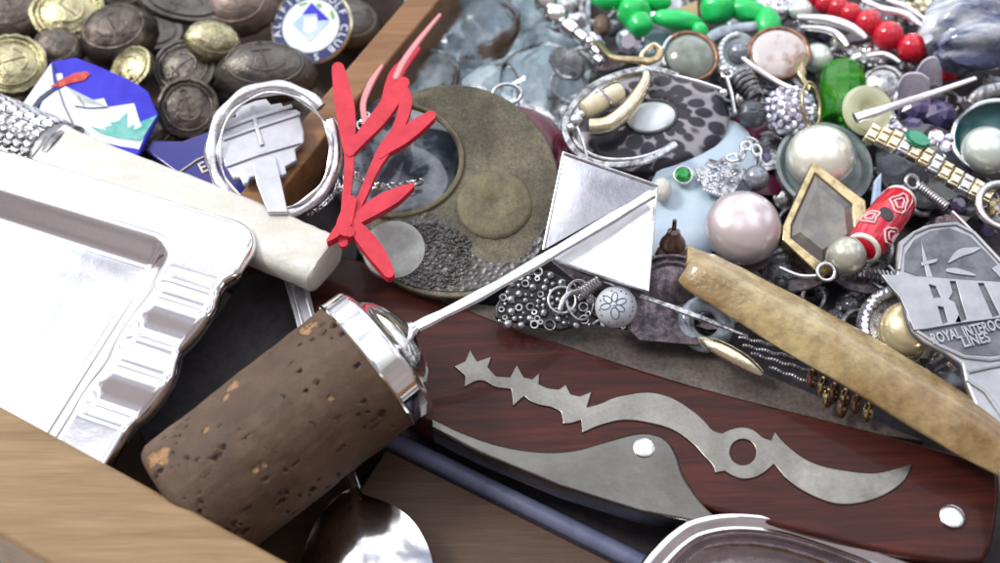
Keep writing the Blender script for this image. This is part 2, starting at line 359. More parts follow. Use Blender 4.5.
# the wooden tray
RZ = 3.2
r0 = P(0, 405, RZ); wrim = (P(20, 548, RZ) - r0).dot(-VD)
tray = thing('wooden_tray', 'shallow brown wooden tray with divided compartments holding all the trinkets', 'tray', r0 + V((0, 0, -1.2 - RZ)))
def bx(name, c0, u0, u1, v0, v1, z0, z1, m, parent, bev=.08):
    mb = MB(); M = frame(c0, (0, 0, 1), UD)
    MM = M @ Matrix.Translation(((u0+u1)/2, (v0+v1)/2, 0)); MM.translation.z = (z0+z1)/2
    mb.box(MM, u1-u0, v1-v0, z1-z0); return mk(name, mb, m, parent, bevel=bev)
def uv(p): d = p - r0; return d.dot(UD), d.dot(VD)
du, dv = uv(P(362, 52, RZ - .5))
bx('rim', r0, -16, 24, -wrim, 0, -1.19, RZ, woodr, tray, .09)
bx('floor', r0, -16, 24, 0, 24, -1.19, 0, woodf, tray, 0)
bx('rim', r0, -17, -16.01, -wrim, 25, -1.19, RZ, woodv, tray)
bx('rim', r0, 24.01, 25, -wrim, 25, -1.19, RZ, woodv, tray)
bx('rim', r0, -16, 24, 24.01, 25, -1.19, RZ, woodr, tray)
wd = .62
cu = uv(P(368, 64, RZ - .5))[0]
bx('divider', r0, cu - wd/2, cu + wd/2, uv(P(250, 220, 2.7))[1], 24, .01, RZ - .5, woodv, tray, .05)
# the plastic insert box: lower edge bar and left edge
BZ = 1.1; BL = 1.75
b0 = uv(P(400, 440, BZ)); bl = uv(P(318, 155, BL))[0]
ins = thing('plastic_insert_box', 'slate blue plastic box with dark lining, its rounded edge showing under the knife', 'box', r0 + UD*bl + VD*b0[1] + V((0, 0, .02 - RZ)))
def bar(u0, v0, u1, v1, z, r):
    mb = MB(); o = r0.copy(); o.z = 0
    a = o + UD*u0 + VD*v0; b = o + UD*u1 + VD*v1; w = (b-a).normalized()
    M = frame((a+b)/2 + V((0, 0, (z-r)/2)), (0, 0, 1), w)
    mb.box(M, (b-a).length, r*2, z - r - .03)
    mb.tube([a + V((0, 0, z-r)), b + V((0, 0, z-r))], r*1.12, 16); return mb
mk('wall', bar(uv(P(312, 396, BZ))[0], b0[1], 24, b0[1], BZ, .14), slate, ins)
mk('wall', bar(bl, uv(P(283, 204, BL))[1], bl, 23.9, BL, .12), slate, ins)
lu = uv(P(352, 500, BZ-.2))[0]
bx('ledge', r0, lu, 23.9, .02, b0[1]-.17, .01, BZ-.22, woodf, tray, .04)
bx('lining', r0, bl + .14, 23.8, b0[1] + .14, 23.8, .03, .25, liner, ins, 0)
# ------------------------------------------------------------------ knife
K = Pl(440, 350, 1.75, -.045, .02)
kn = K.n
knife = thing('folding_knife', 'big closed folding knife with red brown wooden handle and steel serpent shaped inlay', 'knife', K.at(650, 430, -.8))
hout = [(306, 285), (318, 262), (345, 256), (400, 276), (455, 304), (560, 342), (690, 384), (850, 425), (985, 461), (999, 470), (999, 500), (992, 545), (984, 561), (950, 562), (860, 546), (700, 505), (560, 470), (430, 424), (340, 372), (310, 330)]
mb = MB(); mb.prism([K.pts(soften(hout, 3, 40))], kn, .62); mk('handle', mb, rose, knife, bevel=.07)
# steel back of the case
mb = MB(); mb.prism([K.pts([(430, 430), (560, 478), (700, 514), (860, 556), (970, 572), (980, 566), (860, 549), (700, 508), (560, 474), (430, 427)], -.5)], kn, .3); mk('liner', mb, bsteel, knife)
bl_o = spline([V((*p, 0)) for p in [(380, 268), (440, 297), (520, 309), (600, 325), (665, 338), (720, 356), (800, 388), (870, 418), (925, 441)]], 4)
mb = MB(); mb.prism([K.pts([(p.x, p.y) for p in bl_o] + [(850, 430), (690, 392), (560, 350), (455, 312), (380, 280)], -.12)], kn, .18); mk('blade', mb, blade, knife, bevel=.03)
bol = [(p.x, p.y) for p in spline([V((*p, 0)) for p in [(430, 417), (462, 432), (500, 445), (538, 451), (572, 450), (605, 441), (635, 433), (655, 434), (668, 441), (677, 455), (684, 476), (700, 500), (716, 516)]], 4)]
mb = MB(); mb.prism([K.pts(bol + [(700, 523), (640, 511), (560, 486), (480, 453), (430, 428)], .035)], kn, .5); mk('bolster', mb, bsteel, knife, bevel=.07)
inl = [(454,366),(465,361),(470,349),(477,361),(492,356),(488,367),(496,376),(510,377),(517,364),(524,377),(532,379),(540,372),(539,384),(549,388),(559,389),(566,384),(571,394),(580,396),(592,391),(587,407),(601,403),(612,398),(624,395),(648,392),(671,397),(692,410),(705,421),(713,430),(722,433),(731,429),(743,427),(754,430),(763,437),(771,440),(775,431),(785,443),(804,458),(820,465),(837,469),(870,473),(890,470),(913,463),(905,480),(888,493),(865,502),(837,504),(809,494),(788,480),(774,464),(770,468),(762,474),(753,478),(743,479),(733,476),(725,471),(715,473),(713,466),(704,456),(692,443),(673,430),(650,423),(624,420),(601,425),(582,433),(581,420),(572,423),(563,424),(561,412),(551,407),(540,405),(530,401),(524,396),(513,406),(511,389),(496,387),(484,381),(476,381),(464,387),(465,376)]
mb = MB(); mb.prism([K.pts(soften(inl), .035), K.pts(ellpx(743, 452, 13, 13, 0, 24), .035)], kn, .06); mk('inlay', mb, steel, knife, bevel=.018)
for x, y, r in ((644, 448, 11), (952, 517, 12.5)):
    p = K.at(x, y, .03); s_ = S(p)*r; mb = MB()
    mb.lathe(frame(p, kn), [(s_*1.0, -.05), (s_*.98, .03), (s_*.8, .05), (s_*.55, .052), (0, .06)], 24); mk('rivet', mb, silver2, knife)
# ------------------------------------------------------------------ cork stopper
ca = P(184, 510, 2.15); cb_ = P(373, 361, 2.85); ax = (cb_ - ca).normalized()
sth = thing('bottle_stopper', 'tapered brown cork stopper with silver cap and long pin ending in a white metal lozenge', 'bottle stopper', ca)
rb, rt = S(ca)*74, S(cb_)*73.5; Lc = (cb_ - ca).length
mb = MB(); Mc = frame(ca, ax); pr = []
for i in range(171):
    t = i/170; r = rb + (rt - rb)*t
    if t < .04: r *= .90 + .1*sqrt(t/.04)
    pr.append((r, t*Lc))
pr = [(0.001, 0), (rb*.8, -.02)] + pr + [(.001, Lc+.05)]
seg = 300; rings = []; RC = random.Random(3); pits = {}
def addpit(a, z, r, e, d):
    for b_ in range(int((z-.3)*5), int((z+.3)*5)+1): pits.setdefault(b_, []).append((a, z, r, e, d))
Mi = Mc.inverted()
for k in range(60):                             # pores in loose clusters, small cracks between them
    a, z = RC.uniform(0, 2*pi), RC.uniform(.1, Lc-.2)
    for q_ in range(RC.choice((1, 2, 3, 4, 7))): addpit(a + RC.gauss(0, .11), z + RC.gauss(0, .13), RC.choice((.018, .025, .03, .04, .055)), RC.uniform(.8, 1.9), RC.uniform(.02, .055))
for k in range(45): addpit(RC.uniform(0, 2*pi), RC.uniform(.1, Lc-.2), RC.uniform(.015, .022), RC.uniform(4, 9), .014)
tears = []
for x, y, r in ((303, 330, .17), (312, 324, .10), (232, 388, .15), (226, 397, .10), (158, 458, .20), (262, 463, .07), (255, 470, .05), (330, 398, .05), (205, 430, .05), (345, 312, .07)):
    o_ = Mi @ CAM; d_ = (Mi.to_3x3() @ ray(x, y)).normalized(); t_ = 8.0; rr_0 = (rb+rt)/2
    for st in range(900):
        h_ = o_ + d_*t_
        if 0 < h_.z < Lc and sqrt(h_.x**2 + h_.y**2) < rb + (rt-rb)*h_.z/Lc: break
        t_ += .02
    tears.append((atan2(h_.y, h_.x), h_.z, r))
def adiff(a, b): return (a-b+pi) % (2*pi) - pi
cols = []
for r, z in pr:
    rg = []; cr_ = []
    for k in range(seg):
        a = 2*pi*k/seg; q = V((r*cos(a), r*sin(a), z)); d = noise.noise(q*1.3)*.022 + noise.noise(q*4)*.008 + noise.noise(V((q.x*9, q.y*9, q.z*3)))*.004; dep = 0; c_ = 0
        for pa, pz, pr_, pe, pd in pits.get(int(z*5), ()):
            da = adiff(a, pa)*max(r, .01)
            if abs(da) < .25:
                w_ = (da/pr_)**2 + ((z-pz)/(pr_*pe))**2 + .8*noise.noise(q*11)
                if w_ < 1: dep = max(dep, pd*(1-max(w_, 0))**.5); c_ = 1 if w_ < .6 else c_
        for ta, tz, tr in tears:
            w_ = ((adiff(a, ta)*r)**2 + (z-tz)**2)/(tr*tr) + 1.1*noise.noise(q*7)
            if w_ < .8 and c_ == 0: c_ = 2; dep = max(dep, .02 + .015*noise.noise(q*20))
        k_ = 1 + d - dep/max(r, .3); rg.append(Mc @ V((q.x*k_, q.y*k_, z))); cr_.append(c_)
    rings.append(rg); cols.append(cr_)
nf0 = len(mb.bm.faces); mb.loft(rings); mb.bm.faces.ensure_lookup_table()
for i in range(len(pr)-1):
    for k in range(seg): mb.bm.faces[nf0 + i*seg + k].material_index = cols[i][k]
porem = mat('cork_pore', (.022, .012, .008), rough=.9); tearm = mat('torn_pale_cork', (.34, .20, .095), (.20, .11, .055), 8, rough=.8, bs=14, bd=.03)
mk('cork', mb, [cork, porem, tearm], sth)
c1 = rt; M2 = frame(cb_ - ax*.05, ax); mb = MB()
mb.lathe(M2, [(c1*.93, -.06), (c1*1.02, -.1), (c1*1.04, -.07), (c1*1.025, -.02), (c1*1.02, .27), (c1*1.0, .33), (c1*.93, .38), (c1*.80, .42), (c1*.74, .50), (c1*.66, .60), (c1*.54, .70), (c1*.40, .78), (c1*.26, .83), (c1*.15, .86), (.12, .95), (.02, .97)], 48)
mk('cap', mb, mat('chrome_cap', (.86, .86, .84), metal=1, rough=.08), sth)
s0 = cb_ + ax*.62; s1 = P(560, 249, 3.45); s2 = P(652, 194, 3.45)
mb = MB(); pth = spline([cb_ + ax*.9, P(480, 295, 3.3), s1, s2], 4)
mb.tube(pth, [.105 + .012*sin(i*2.1) for i in range(len(pth))], 8, up=(0, 0, 1), flat=.55); mk('pin', mb, silver2, sth)
A, B, C_, Dd = (563, 153), (657, 186), (648, 291), (543, 250)
a3, b3, c3, d3 = P(*A, 3.90), P(*B, 3.28), P(*C_, 3.0), P(*Dd, 3.28)
pq = thing  # plaque is a part of the stopper
def tri(L, th):
    mb = MB(); n = (L[1]-L[0]).cross(L[2]-L[0]).normalized(); n = n if n.z > 0 else -n; mb.prism([L], n, th); return mb
n1 = (b3-a3).cross(d3-a3).normalized()
mbq = MB()
def upf(u, v):
    e = d3.lerp(b3, u); p = a3.lerp(e, v) if v > 0 else a3.copy(); return p + n1*(.03*sin(pi*v)*sin(pi*u)) 
n1 = (b3-a3).cross(d3-a3).normalized(); n1 = n1 if n1.z > 0 else -n1
gt = [[mbq.bm.verts.new(upf(i/12, .004 + .996*j/16)) for j in range(17)] for i in range(13)]
gb_ = [[mbq.bm.verts.new(upf(i/12, .004 + .996*j/16) - n1*.07) for j in range(17)] for i in range(13)]
for i in range(12):
    for j in range(16):
        mbq.face((gt[i][j], gt[i+1][j], gt[i+1][j+1], gt[i][j+1])); mbq.face((gb_[i][j], gb_[i][j+1], gb_[i+1][j+1], gb_[i+1][j]))
for j in range(16): mbq.face((gt[0][j], gt[0][j+1], gb_[0][j+1], gb_[0][j])); mbq.face((gt[12][j+1], gt[12][j], gb_[12][j], gb_[12][j+1]))
for i in range(12): mbq.face((gt[i][16], gt[i+1][16], gb_[i+1][16], gb_[i][16])); mbq.face((gt[i+1][0], gt[i][0], gb_[i][0], gb_[i+1][0]))
mk('plaque', mbq, plaqm, sth, bevel=.03, label='upper fold of the white metal lozenge, shade put into its colour')
mk('plaque', tri([b3 + V((0, 0, -.02)), c3, P(553, 260, 3.1), d3 + V((.08, -.1, -.02))], .08), wmetal, sth, bevel=.03, label='lower fold of the white metal lozenge, brightness put into its colour')
mb = MB(); mb.tube([d3 + n1*.02, a3 + n1*.02, b3 + n1*.02], .03, 8); mk('border', mb, silver2, sth)
mb = MB(); mb.tube([b3, c3, P(553, 260, 3.1)], .028, 8); mk('border', mb, silver2, sth)
# ------------------------------------------------------------------ silver dish
DZ = 2.95
O = P(264, 224, DZ); A1 = (P(0, 145, DZ) - O); B1 = (P(118, 474, DZ - .25) - O)
ua, vb = A1.normalized(), B1.normalized()
dn = vb.cross(ua).normalized(); dn = dn if dn.z > 0 else -dn
vL = B1.length
RU = 1.25; RV = .85; CR = .5                    # recess offsets
def rr_dist(x, y, x0, y0, r):                   # signed distance inside a quarter-plane rounded corner, positive inside
    dx, dy = x - x0, y - y0
    if dx < r and dy < r: return r - sqrt(max(r-dx, 0)**2 + max(r-dy, 0)**2)
    return min(dx, dy)
def dish(u, v):
    # u: 0 at scalloped edge growing inward, v: 0 at top edge growing to the camera
    lob = 0; wv = 0
    for c, w in ((2.0, .72), (3.4, .70)):
        q = abs(v - c)/w
        if q < 1: lob = max(lob, (.5+.5*cos(pi*q))**.6)
    inb = 1 - sst(RU - .25, RU + .12, u)
    x = u
    off = .26*sst(1.0, 1.6, v) - .24*lob
    if v > 4.1: off = .28
    xx = u + off*(1 - min(u/RU, 1)) - .05
    d = rr_dist(u, v, RU, RV, CR)
    h = -.36*sst(-.05, .50, d) - .03*sst(.5, 1.2, d)
    lo_ = rr_dist(u, v, 0, 0, .6)
    e = min(max(lo_, 0), .16)/.16
    h += -.22*(1 - sqrt(max(1-(1-e)**2, 0)))
    if v > 1.3: h += inb*(.11*(1+cos(2*pi*(v-2.0)/1.4))*sst(1.15, 1.5, v)*(1 - sst(3.9, 4.3, v)) - .12*sst(1.3, 1.7, v)*(1 - sst(4.0, 4.4, v)))
    for c in ():
        q = (v - c)/.15
        if abs(q) < 1 and .18 < u < RU - .2: h -= .004*(1-q*q)*sst(.18, .3, u)*sst(RU-.2, RU-.35, u)
    return O + ua*xx + vb*v + dn*h
us = [0, .012, .03, .06, .1, .16] + [.16 + .0375*i for i in range(1, 46)] + [2.2, 2.8, 3.6, 5, 7.5]
vs_ = [0, .012, .03, .06, .1, .16] + [.16 + .035*i for i in range(1, 150)] + [5.7, 6.2]
mb = MB(); g = []
for u in us:
    row = []
    for v in vs_:
        # pull the grid inside the rounded outer corner
        uu, vv = u, v; r = .6
        if uu < r and vv < r:
            m_ = max(r-uu, r-vv)/r; l = sqrt((r-uu)**2 + (r-vv)**2)
            if l > 1e-6: k = m_*r/l; uu, vv = r-(r-uu)*k, r-(r-vv)*k
        row.append(mb.bm.verts.new(dish(uu, vv)))
    g.append(row)
for i in range(len(us)-1):
    for j in range(len(vs_)-1): mb.face((g[i][j], g[i+1][j], g[i+1][j+1], g[i][j+1]))
o = solo('silver_dish', mb, mat('mirror_silver_plate', (.90, .90, .90), (.82, .81, .82), .8, .4, .7, 1, .07, .13, bs=1.2, bd=.012, bst=.3, speck=.03, ss=30), 'large polished silver dish with broad rounded rim and two fluted lobes along its side', 'dish')
q = o.modifiers.new('thickness', 'SOLIDIFY'); q.thickness = .1; q.offset = -1
if True:
    up_ = sum((o.data.polygons[i].normal.z for i in range(0, len(o.data.polygons), 50)))
    if up_ < 0: o.data.flip_normals()
# ------------------------------------------------------------------ bone handled knife with silver ferrule
bz = 2.42
bh = thing('bone_handled_cutlery', 'ivory coloured bone handle with knurled silver ferrule lying behind the silver dish', 'cutlery', P(200, 215, 1.9))
cl = spline([P(52, 155, bz-.05), P(110, 180, bz), P(200, 214, bz), P(280, 247, bz), P(316, 262, bz), P(327, 267, bz)], 8)
ws = []
mb = MB(); rings = []; n_ = len(cl)
for i, p in enumerate(cl):
    t = i/(n_-1); tg = (cl[min(i+1, n_-1)]-cl[max(i-1, 0)]).normalized(); w = tg.cross(V((0, 0, 1))).normalized()
    hw = S(p)*(31 - 2.5*t); hh = .36
    if t > .93: k = 1-((t-.93)/.07)**2*.35; hw *= k; hh *= k
    ring = []
    for k in range(28):
        a = 2*pi*(k+.5)/28; ca_, sa_ = cos(a), sin(a)
        x = math.copysign(abs(ca_)**.45, ca_)*hw; y = math.copysign(abs(sa_)**.5, sa_)*hh*(1-.25*ca_)
        q = V((x, y, i*.3)); d = 1 + .03*noise.noise(q*1.7) + (.14*noise.noise(q*2.5+V((3, 3, 3))) if t > .9 else 0)
        ring.append(p + w*x*d + V((0, 0, 1))*y*d)
    rings.append(ring)
mb.loft(rings); mk('handle', mb, boney, bh)
fa, fb = P(-70, 96, bz-.1), P(64, 154, bz-.05); dirf = (fb-fa).normalized(); Mf = frame(fa, dirf, (0, 0, 1)); Lf = (fb-fa).length
mb = MB(); rf = S(fb)*33
mb.lathe(Mf, [(rf*.8, 0), (rf*.9, Lf*.3), (rf*.98, Lf*.6), (rf*1.0, Lf-.35), (rf*1.04, Lf-.3), (rf*1.04, Lf-.22), (rf*.98, Lf-.18), (rf*1.06, Lf-.12), (rf*1.06, Lf-.02), (rf*.95, Lf)], 40, sx=.62)
fer = mk('ferrule', mb, mat('blackened_ferrule', (.30, .30, .31), (.10, .10, .105), 4, metal=1, rough=.3, bs=12), bh)
mb = MB(); rows = 14
for i in range(rows):
    z = Lf - .47 - i*.215
    for k in range(22):
        a = 2*pi*(k + .5*(i % 2))/22; rr = rf*(1.0 - .12*i/rows)
        M = Mf @ Matrix.Translation((rr*.62*cos(a), rr*sin(a), z)); M = frame(M.translation, (M.translation - (fa + dirf*z)), dirf)
        mb.lathe(M @ Matrix.Rotation(pi/4, 4, 'Z'), [(.15, -.04), (.10, .03), (.02, .055)], 4)
mk('knurling', mb, mat('knurled_silver', (.62, .62, .64), (.35, .35, .37), 3, metal=1, rough=.25), fer, flat=True)
# ------------------------------------------------------------------ spoon bowls and second dish
Q = Pl(366, 530, 1.3, -.15, -.12)
ol = spline([V((*p, 0)) for p in [(356, 482), (364, 494), (380, 500), (399, 509), (417, 526), (431, 556), (433, 590), (420, 622), (392, 640), (350, 640), (315, 622), (299, 595), (301, 560), (316, 522), (334, 499), (347, 490)]], 5, True)
cxs = Q.at(366, 570); mb = MB(); outl = [Q.at(p.x, p.y) for p in ol]; rings = []
for k in (1.0, .985, .96, .92, .85, .75, .62, .48, .32, .16, .03):
    h = .42*(1 - k**2.2)
    ng = len(outl); rg_ = []
    for i_, p in enumerate(outl):
        sm = sum((outl[(i_+j_) % ng] for j_ in range(-9, 10)), V())/19; t_ = k**3; rg_.append(cxs + ((p*t_ + sm*(1-t_))-cxs)*k + Q.n*h)
    rings.append(rg_)
rings2 = [[p - V((0, 0, .05)) for p in r] for r in rings]
mb.loft(rings2[::-1] + rings, cap=True)
spn = thing('spoon', 'shiny silver spoon bowl with pointed shoulder lying at the bottom beneath the cork', 'spoon', cxs - Q.n*.1)
mk('bowl', mb, silver, spn)
mb = MB(); mb.tube([Q.at(356, 490, .0), Q.at(350, 474, .0), Q.at(335, 452, .0), Q.at(300, 400, -.1)], [.10, .11, .12, .15], 10, flat=.5); mk('stem', mb, silver, spn)
T2 = Pl(740, 540, 2.0, 0, -.05)
ol = spline([V((*p, 0)) for p in [(641, 563), (655, 546), (671, 531), (692, 519), (730, 513), (780, 518), (830, 533), (880, 551), (940, 573), (985, 600), (1000, 640), (960, 720), (880, 780), (740, 760), (640, 710), (606, 650), (618, 600)]], 5, True)
outl = [T2.at(p.x, p.y) for p in ol]; ce = T2.at(800, 640); mb = MB(); rings = []
for k, h in ((.985, -.35), (1.0, -.12), (1.0, -.02), (.985, .03), (.965, .04), (.945, .02), (.925, -.03), (.90, -.07), (.88, -.06), (.86, -.09), (.84, -.2), (.80, -.35), (.72, -.46), (.5, -.55), (.25, -.58), (.02, -.58)):
    rings.append([ce + (p-ce)*k + T2.n*h for p in outl])
t = thing('oval_silver_dish', 'rounded bright rim of a silver dish, dark reflection coloured into its inside, below the knife handle', 'dish', ce - T2.n*.7)
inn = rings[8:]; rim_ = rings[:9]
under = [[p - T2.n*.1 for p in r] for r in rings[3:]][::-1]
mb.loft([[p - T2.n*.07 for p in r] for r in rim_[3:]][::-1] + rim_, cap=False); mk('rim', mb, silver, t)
mb = MB(); mb.loft([[p - T2.n*.05 for p in r] for r in inn][::-1] + inn); mk('inside', mb, mat('inside_painted_reflection', (.40, .35, .36), (.25, .22, .23), 1.2, .4, .65, metal=1, rough=.10, bs=3, bd=.02), t)  # brown purple reflection put into the colour of the silver inside
# ------------------------------------------------------------------ buttons in the upper left compartment
def button(px, py, r, z, nx, ny, m, label, ry=1.0, kind='dome', rx_dir=None, name='button'):
    p = P(px, py, z); R_ = S(p)*r*1.12; n = V((nx, ny, 1)).normalized(); M = frame(p, n, rx_dir)
    t = thing(name, label, 'button', p - n*R_*.4, 'metal buttons heaped in the upper left compartment')
    mb = MB()
    if kind == 'dome': prof = [(R_*.5, -R_*.32), (R_*.93, -R_*.28), (R_, -R_*.18), (R_*.99, -R_*.08), (R_*.93, R_*.06), (R_*.8, R_*.2), (R_*.6, R_*.33), (R_*.35, R_*.42), (.01, R_*.45)]
    elif kind == 'rim': prof = [(R_*.5, -R_*.3), (R_*.95, -R_*.25), (R_, -R_*.1), (R_*.97, R_*.06), (R_*.88, R_*.1), (R_*.8, R_*.03), (R_*.7, R_*.06), (R_*.5, R_*.16), (R_*.25, R_*.22), (.01, R_*.23)]
    else: prof = [(R_*.5, -R_*.12), (R_*.96, -R_*.1), (R_, 0), (R_*.95, R_*.08), (R_*.6, R_*.12), (.01, R_*.13)]
    mb.lathe(M, prof, 36, sy=ry, wob=.02)
    # embossed anchor / crest relief
    E = mb; h = R_*.035
    def on(x, y):
        rr = sqrt(x*x+y*y); zz = (R_*.45 - .42*R_*(rr)**2.2) if kind == 'dome' else (R_*.23 - .2*R_*rr**1.6) if kind == 'rim' else R_*.12
        return M @ V((x*R_, y*R_*ry, zz))
    rot = R.uniform(0, 6.28); h *= 1 if kind == 'rim' else .5
    def rr_(x, y): return on(x*cos(rot)-y*sin(rot), x*sin(rot)+y*cos(rot))
    E.tube([rr_(0, -.4+.1*i) for i in range(9)], h, 6); E.tube([rr_(-.2+.1*i, .25) for i in range(5)], h, 6)
    E.tube([rr_(.38*sin(a/10), -.08-.36*cos(a/10)) for a in range(-13, 14, 2)], h, 6); E.torus(frame(rr_(0, .48), n), R_*.09, h*.8, seg=12, rs=6)
    E.tube([on(.74*cos(2*pi*k/30), .74*sin(2*pi*k/30)) for k in range(30)], R_*.03, 6, True)
    mk('face', E, m, t); return t
B_ = [
 (12, 64, 31, 2.1, .2, -.25, brassb, 'bright brass domed button cut by the left edge of the photo', 1, 'rim'),
 (68, 12, 34, 2.0, .1, -.3, brassb, 'large shiny brass button with a broad pale rim at the top left', .9, 'rim'),
 (58, 46, 25, 1.7, .0, -.3, brassd, 'small dark button tucked between two shiny brass buttons', .95, 'dome'),
 (117, 32, 37, 1.85, -.1, -.2, brassd, 'large dark encrusted button just right of the shiny brass one', .85, 'dome'),
 (131, 68, 23, 2.0, -.45, -.3, brassb, 'brass oval looking button directly behind the enamel badge corner', .95, 'rim'),
 (184, 68, 30, 1.95, -.1, -.35, brassg, 'dark grey button with concentric rings above its twin', .95, 'rim'),
 (188, 108, 28, 1.95, .25, -.45, brassd, 'dark button with a shiny ringed centre just above the navy badge', 1.05, 'rim'),
 (214, 40, 26, 2.35, .45, -.35, brassb, 'small olive brass button tilted on edge between dark ones', .78, 'dome'),
 (266, 70, 46, 2.1, .05, -.15, brassg, 'wide flat dark brown button overlapping the golf club badge', .66, 'dome'),
 (183, 4, 40, 2.3, .3, -.15, brassg, 'greenish grey flat button at the top edge left of the rosy one', .5, 'flat'),
 (238, 4, 36, 2.1, -.1, -.3, rosy, 'rosy brown domed button at the top edge of the photo', .85, 'dome'),
 (12, 12, 36, 1.3, 0, 0, brassd, 'dark dull button in the very top left corner', .9, 'dome'),
 (150, 30, 30, 1.2, .2, 0, brassg, 'deep lying dark button under the encrusted one', .9, 'flat'),
 (350, 22, 30, 1.4, .2, -.2, brassg, 'dark button between the golf club badge and the wooden divider', .9, 'dome'),
 (120, -12, 34, 1.7, .2, -.2, brassd, 'dark button almost hidden at the top edge above the encrusted one', .9, 'dome'),
 (330, -18, 34, 1.6, .2, -.2, brassg, 'dark button above the golf club badge at the top edge', .9, 'dome'),
 (300, 110, 30, .9, .2, -.2, brassd, 'dark button lying deep under the steel ring beside the divider', .9, 'flat'),
 (150, 130, 26, 1.2, .1, -.2, brassd, 'dark button half hidden behind the point of the enamel badge', .9, 'rim'),
 (35, 95, 30, 1.1, .1, 0, brassd, 'dark button deep under the left tip of the enamel badge', .9, 'dome'),
 (232, 88, 26, 1.2, .1, 0, brassd, 'dark button in the shade left of the wide flat one', .9, 'dome'),
]
for b in B_: button(*b[:8], ry=b[8], kind=b[9])
# golf club badge
G = Pl(311, 26, 1.95, -.12, -.38); gp = G.o; Rg = S(gp)*42; Mg = frame(gp, G.n)
t = thing('enamel_badge', 'round white enamel golf club badge with blue lettered ring and blue diamond', 'badge', gp - G.n*.1)
mb = MB(); mb.lathe(Mg, [(Rg*.9, -.1), (Rg, -.08), (Rg*1.01, 0), (Rg*.97, .035), (Rg*.95, .0), (.01, -.001)], 64); mk('rim', mb, pgold, t)
mb = MB(); mb.lathe(Mg, [(Rg*.94, .0), (Rg*.94, .012), (.01, .014)], 64); mk('lettered_ring', mb, navy, t)
mb = MB(); mb.lathe(Mg, [(Rg*.70, .01), (Rg*.69, .026), (.01, .028)], 48); mk('centre', mb, wen, t)
E = MB()
def ringtext(s, a0, step):
    for i, c in enumerate(s):
        if c == ' ': continue
        a = radians(a0 - i*step); M = Mg @ Matrix.Translation((Rg*.815*cos(a), Rg*.815*sin(a), .024)) @ Matrix.Rotation(a - pi/2, 4, 'Z')
        E.text(c, M, Rg*.25, .006, off=.003)
ringtext('ALTFILANT', 193, 15.5); ringtext('GOLF CLUB', 66, 14.5); ringtext('S', -78, 14)
mk('lettering', E, wen, t)
E = MB()
def gd(x, y, h=.036): return Mg @ V((x*Rg, y*Rg, h))
E.prism([[gd(0, .60), gd(.46, .12), gd(.14, .12), gd(.14, .30), gd(-.22, .30), gd(-.22, .30)][:5]], G.n, .01); E.mi = 1
E.prism([[gd(-.24, .28), gd(.12, .28), gd(.12, .1), gd(.46, .08), gd(.0, -.42), gd(-.44, .06)]], G.n, .01); E.mi = 2
E.prism([[gd(-.16, .2, .045), gd(.16, .2, .045), gd(.18, -.12, .045), gd(0, -.24, .045), gd(-.18, -.12, .045)]], G.n, .01); E.mi = 3
E.prism([[gd(.14, .58), gd(.26, .53), gd(.22, .43), gd(.12, .5)]], G.n, .008); E.prism([[gd(.5, .4), gd(.58, .22), gd(.54, .1), gd(.46, .3)]], G.n, .008); E.prism([[gd(-.12, .62), gd(-.32, .58), gd(-.28, .52), gd(-.1, .57)]], G.n, .008)
mk('emblem', E, [royal, sky_e, wen, mat('leaf_green_enamel', (.2, .42, .12), rough=.3)], t, flat=True)
# octagonal enamel badge with mountain scene
E8 = Pl(90, 105, 2.45, .05, -.12); oc = [(51, 61), (76, 57), (104, 68), (137, 83), (148, 91), (158, 114), (139, 153), (120, 168), (60, 170), (14, 118), (20, 107)]
t = thing('enamel_badge', 'eight sided enamel badge showing white mountains, red flag and teal trees on bright blue', 'badge', E8.at(85, 115, -.15))
mb = MB(); mb.prism([E8.pts(oc)], E8.n, .14); mk('plate', mb, royal, t, bevel=.03)
E = MB(); pp = lambda L, h=.012: E.prism([E8.pts(L, h)], E8.n, .010)
E.mi = 0; pp([(51, 63), (54, 86), (40, 96), (30, 111), (19, 109)])
pp([(42, 101), (54, 92), (66, 86), (84, 105), (80, 102), (104, 98), (108, 107), (134, 103), (140, 122), (150, 118), (146, 132), (139, 149), (120, 146), (95, 140), (70, 134), (36, 120)], .014)
pp([(55, 74), (62, 73), (63, 78), (57, 81)])
E.mi = 1; pp([(50, 86), (62, 79), (74, 73), (86, 71), (90, 74), (84, 80), (70, 83), (60, 87)], .022)
E.mi = 2; pp([(90, 126), (106, 130), (104, 127), (112, 125), (110, 122), (118, 121), (127, 112), (127, 128), (134, 124), (133, 130), (142, 126), (140, 122), (157, 115), (150, 126), (144, 136), (140, 141), (118, 138), (100, 133)], .026)
E.mi = 3; pp([(30, 109), (38, 98), (48, 90), (54, 88), (54, 91), (44, 98), (38, 106), (35, 112)], .03)
for L in ([(52, 62), (58, 87), (64, 105), (77, 132)], [(75, 106), (90, 108), (108, 107)], [(84, 105), (78, 96)], [(40, 118), (52, 124), (64, 121)]):
    E.tube([E8.at(x, y, .028) for x, y in L], .012, 5)
mk('picture', E, [wen, redt, teal, gline], t, flat=True)
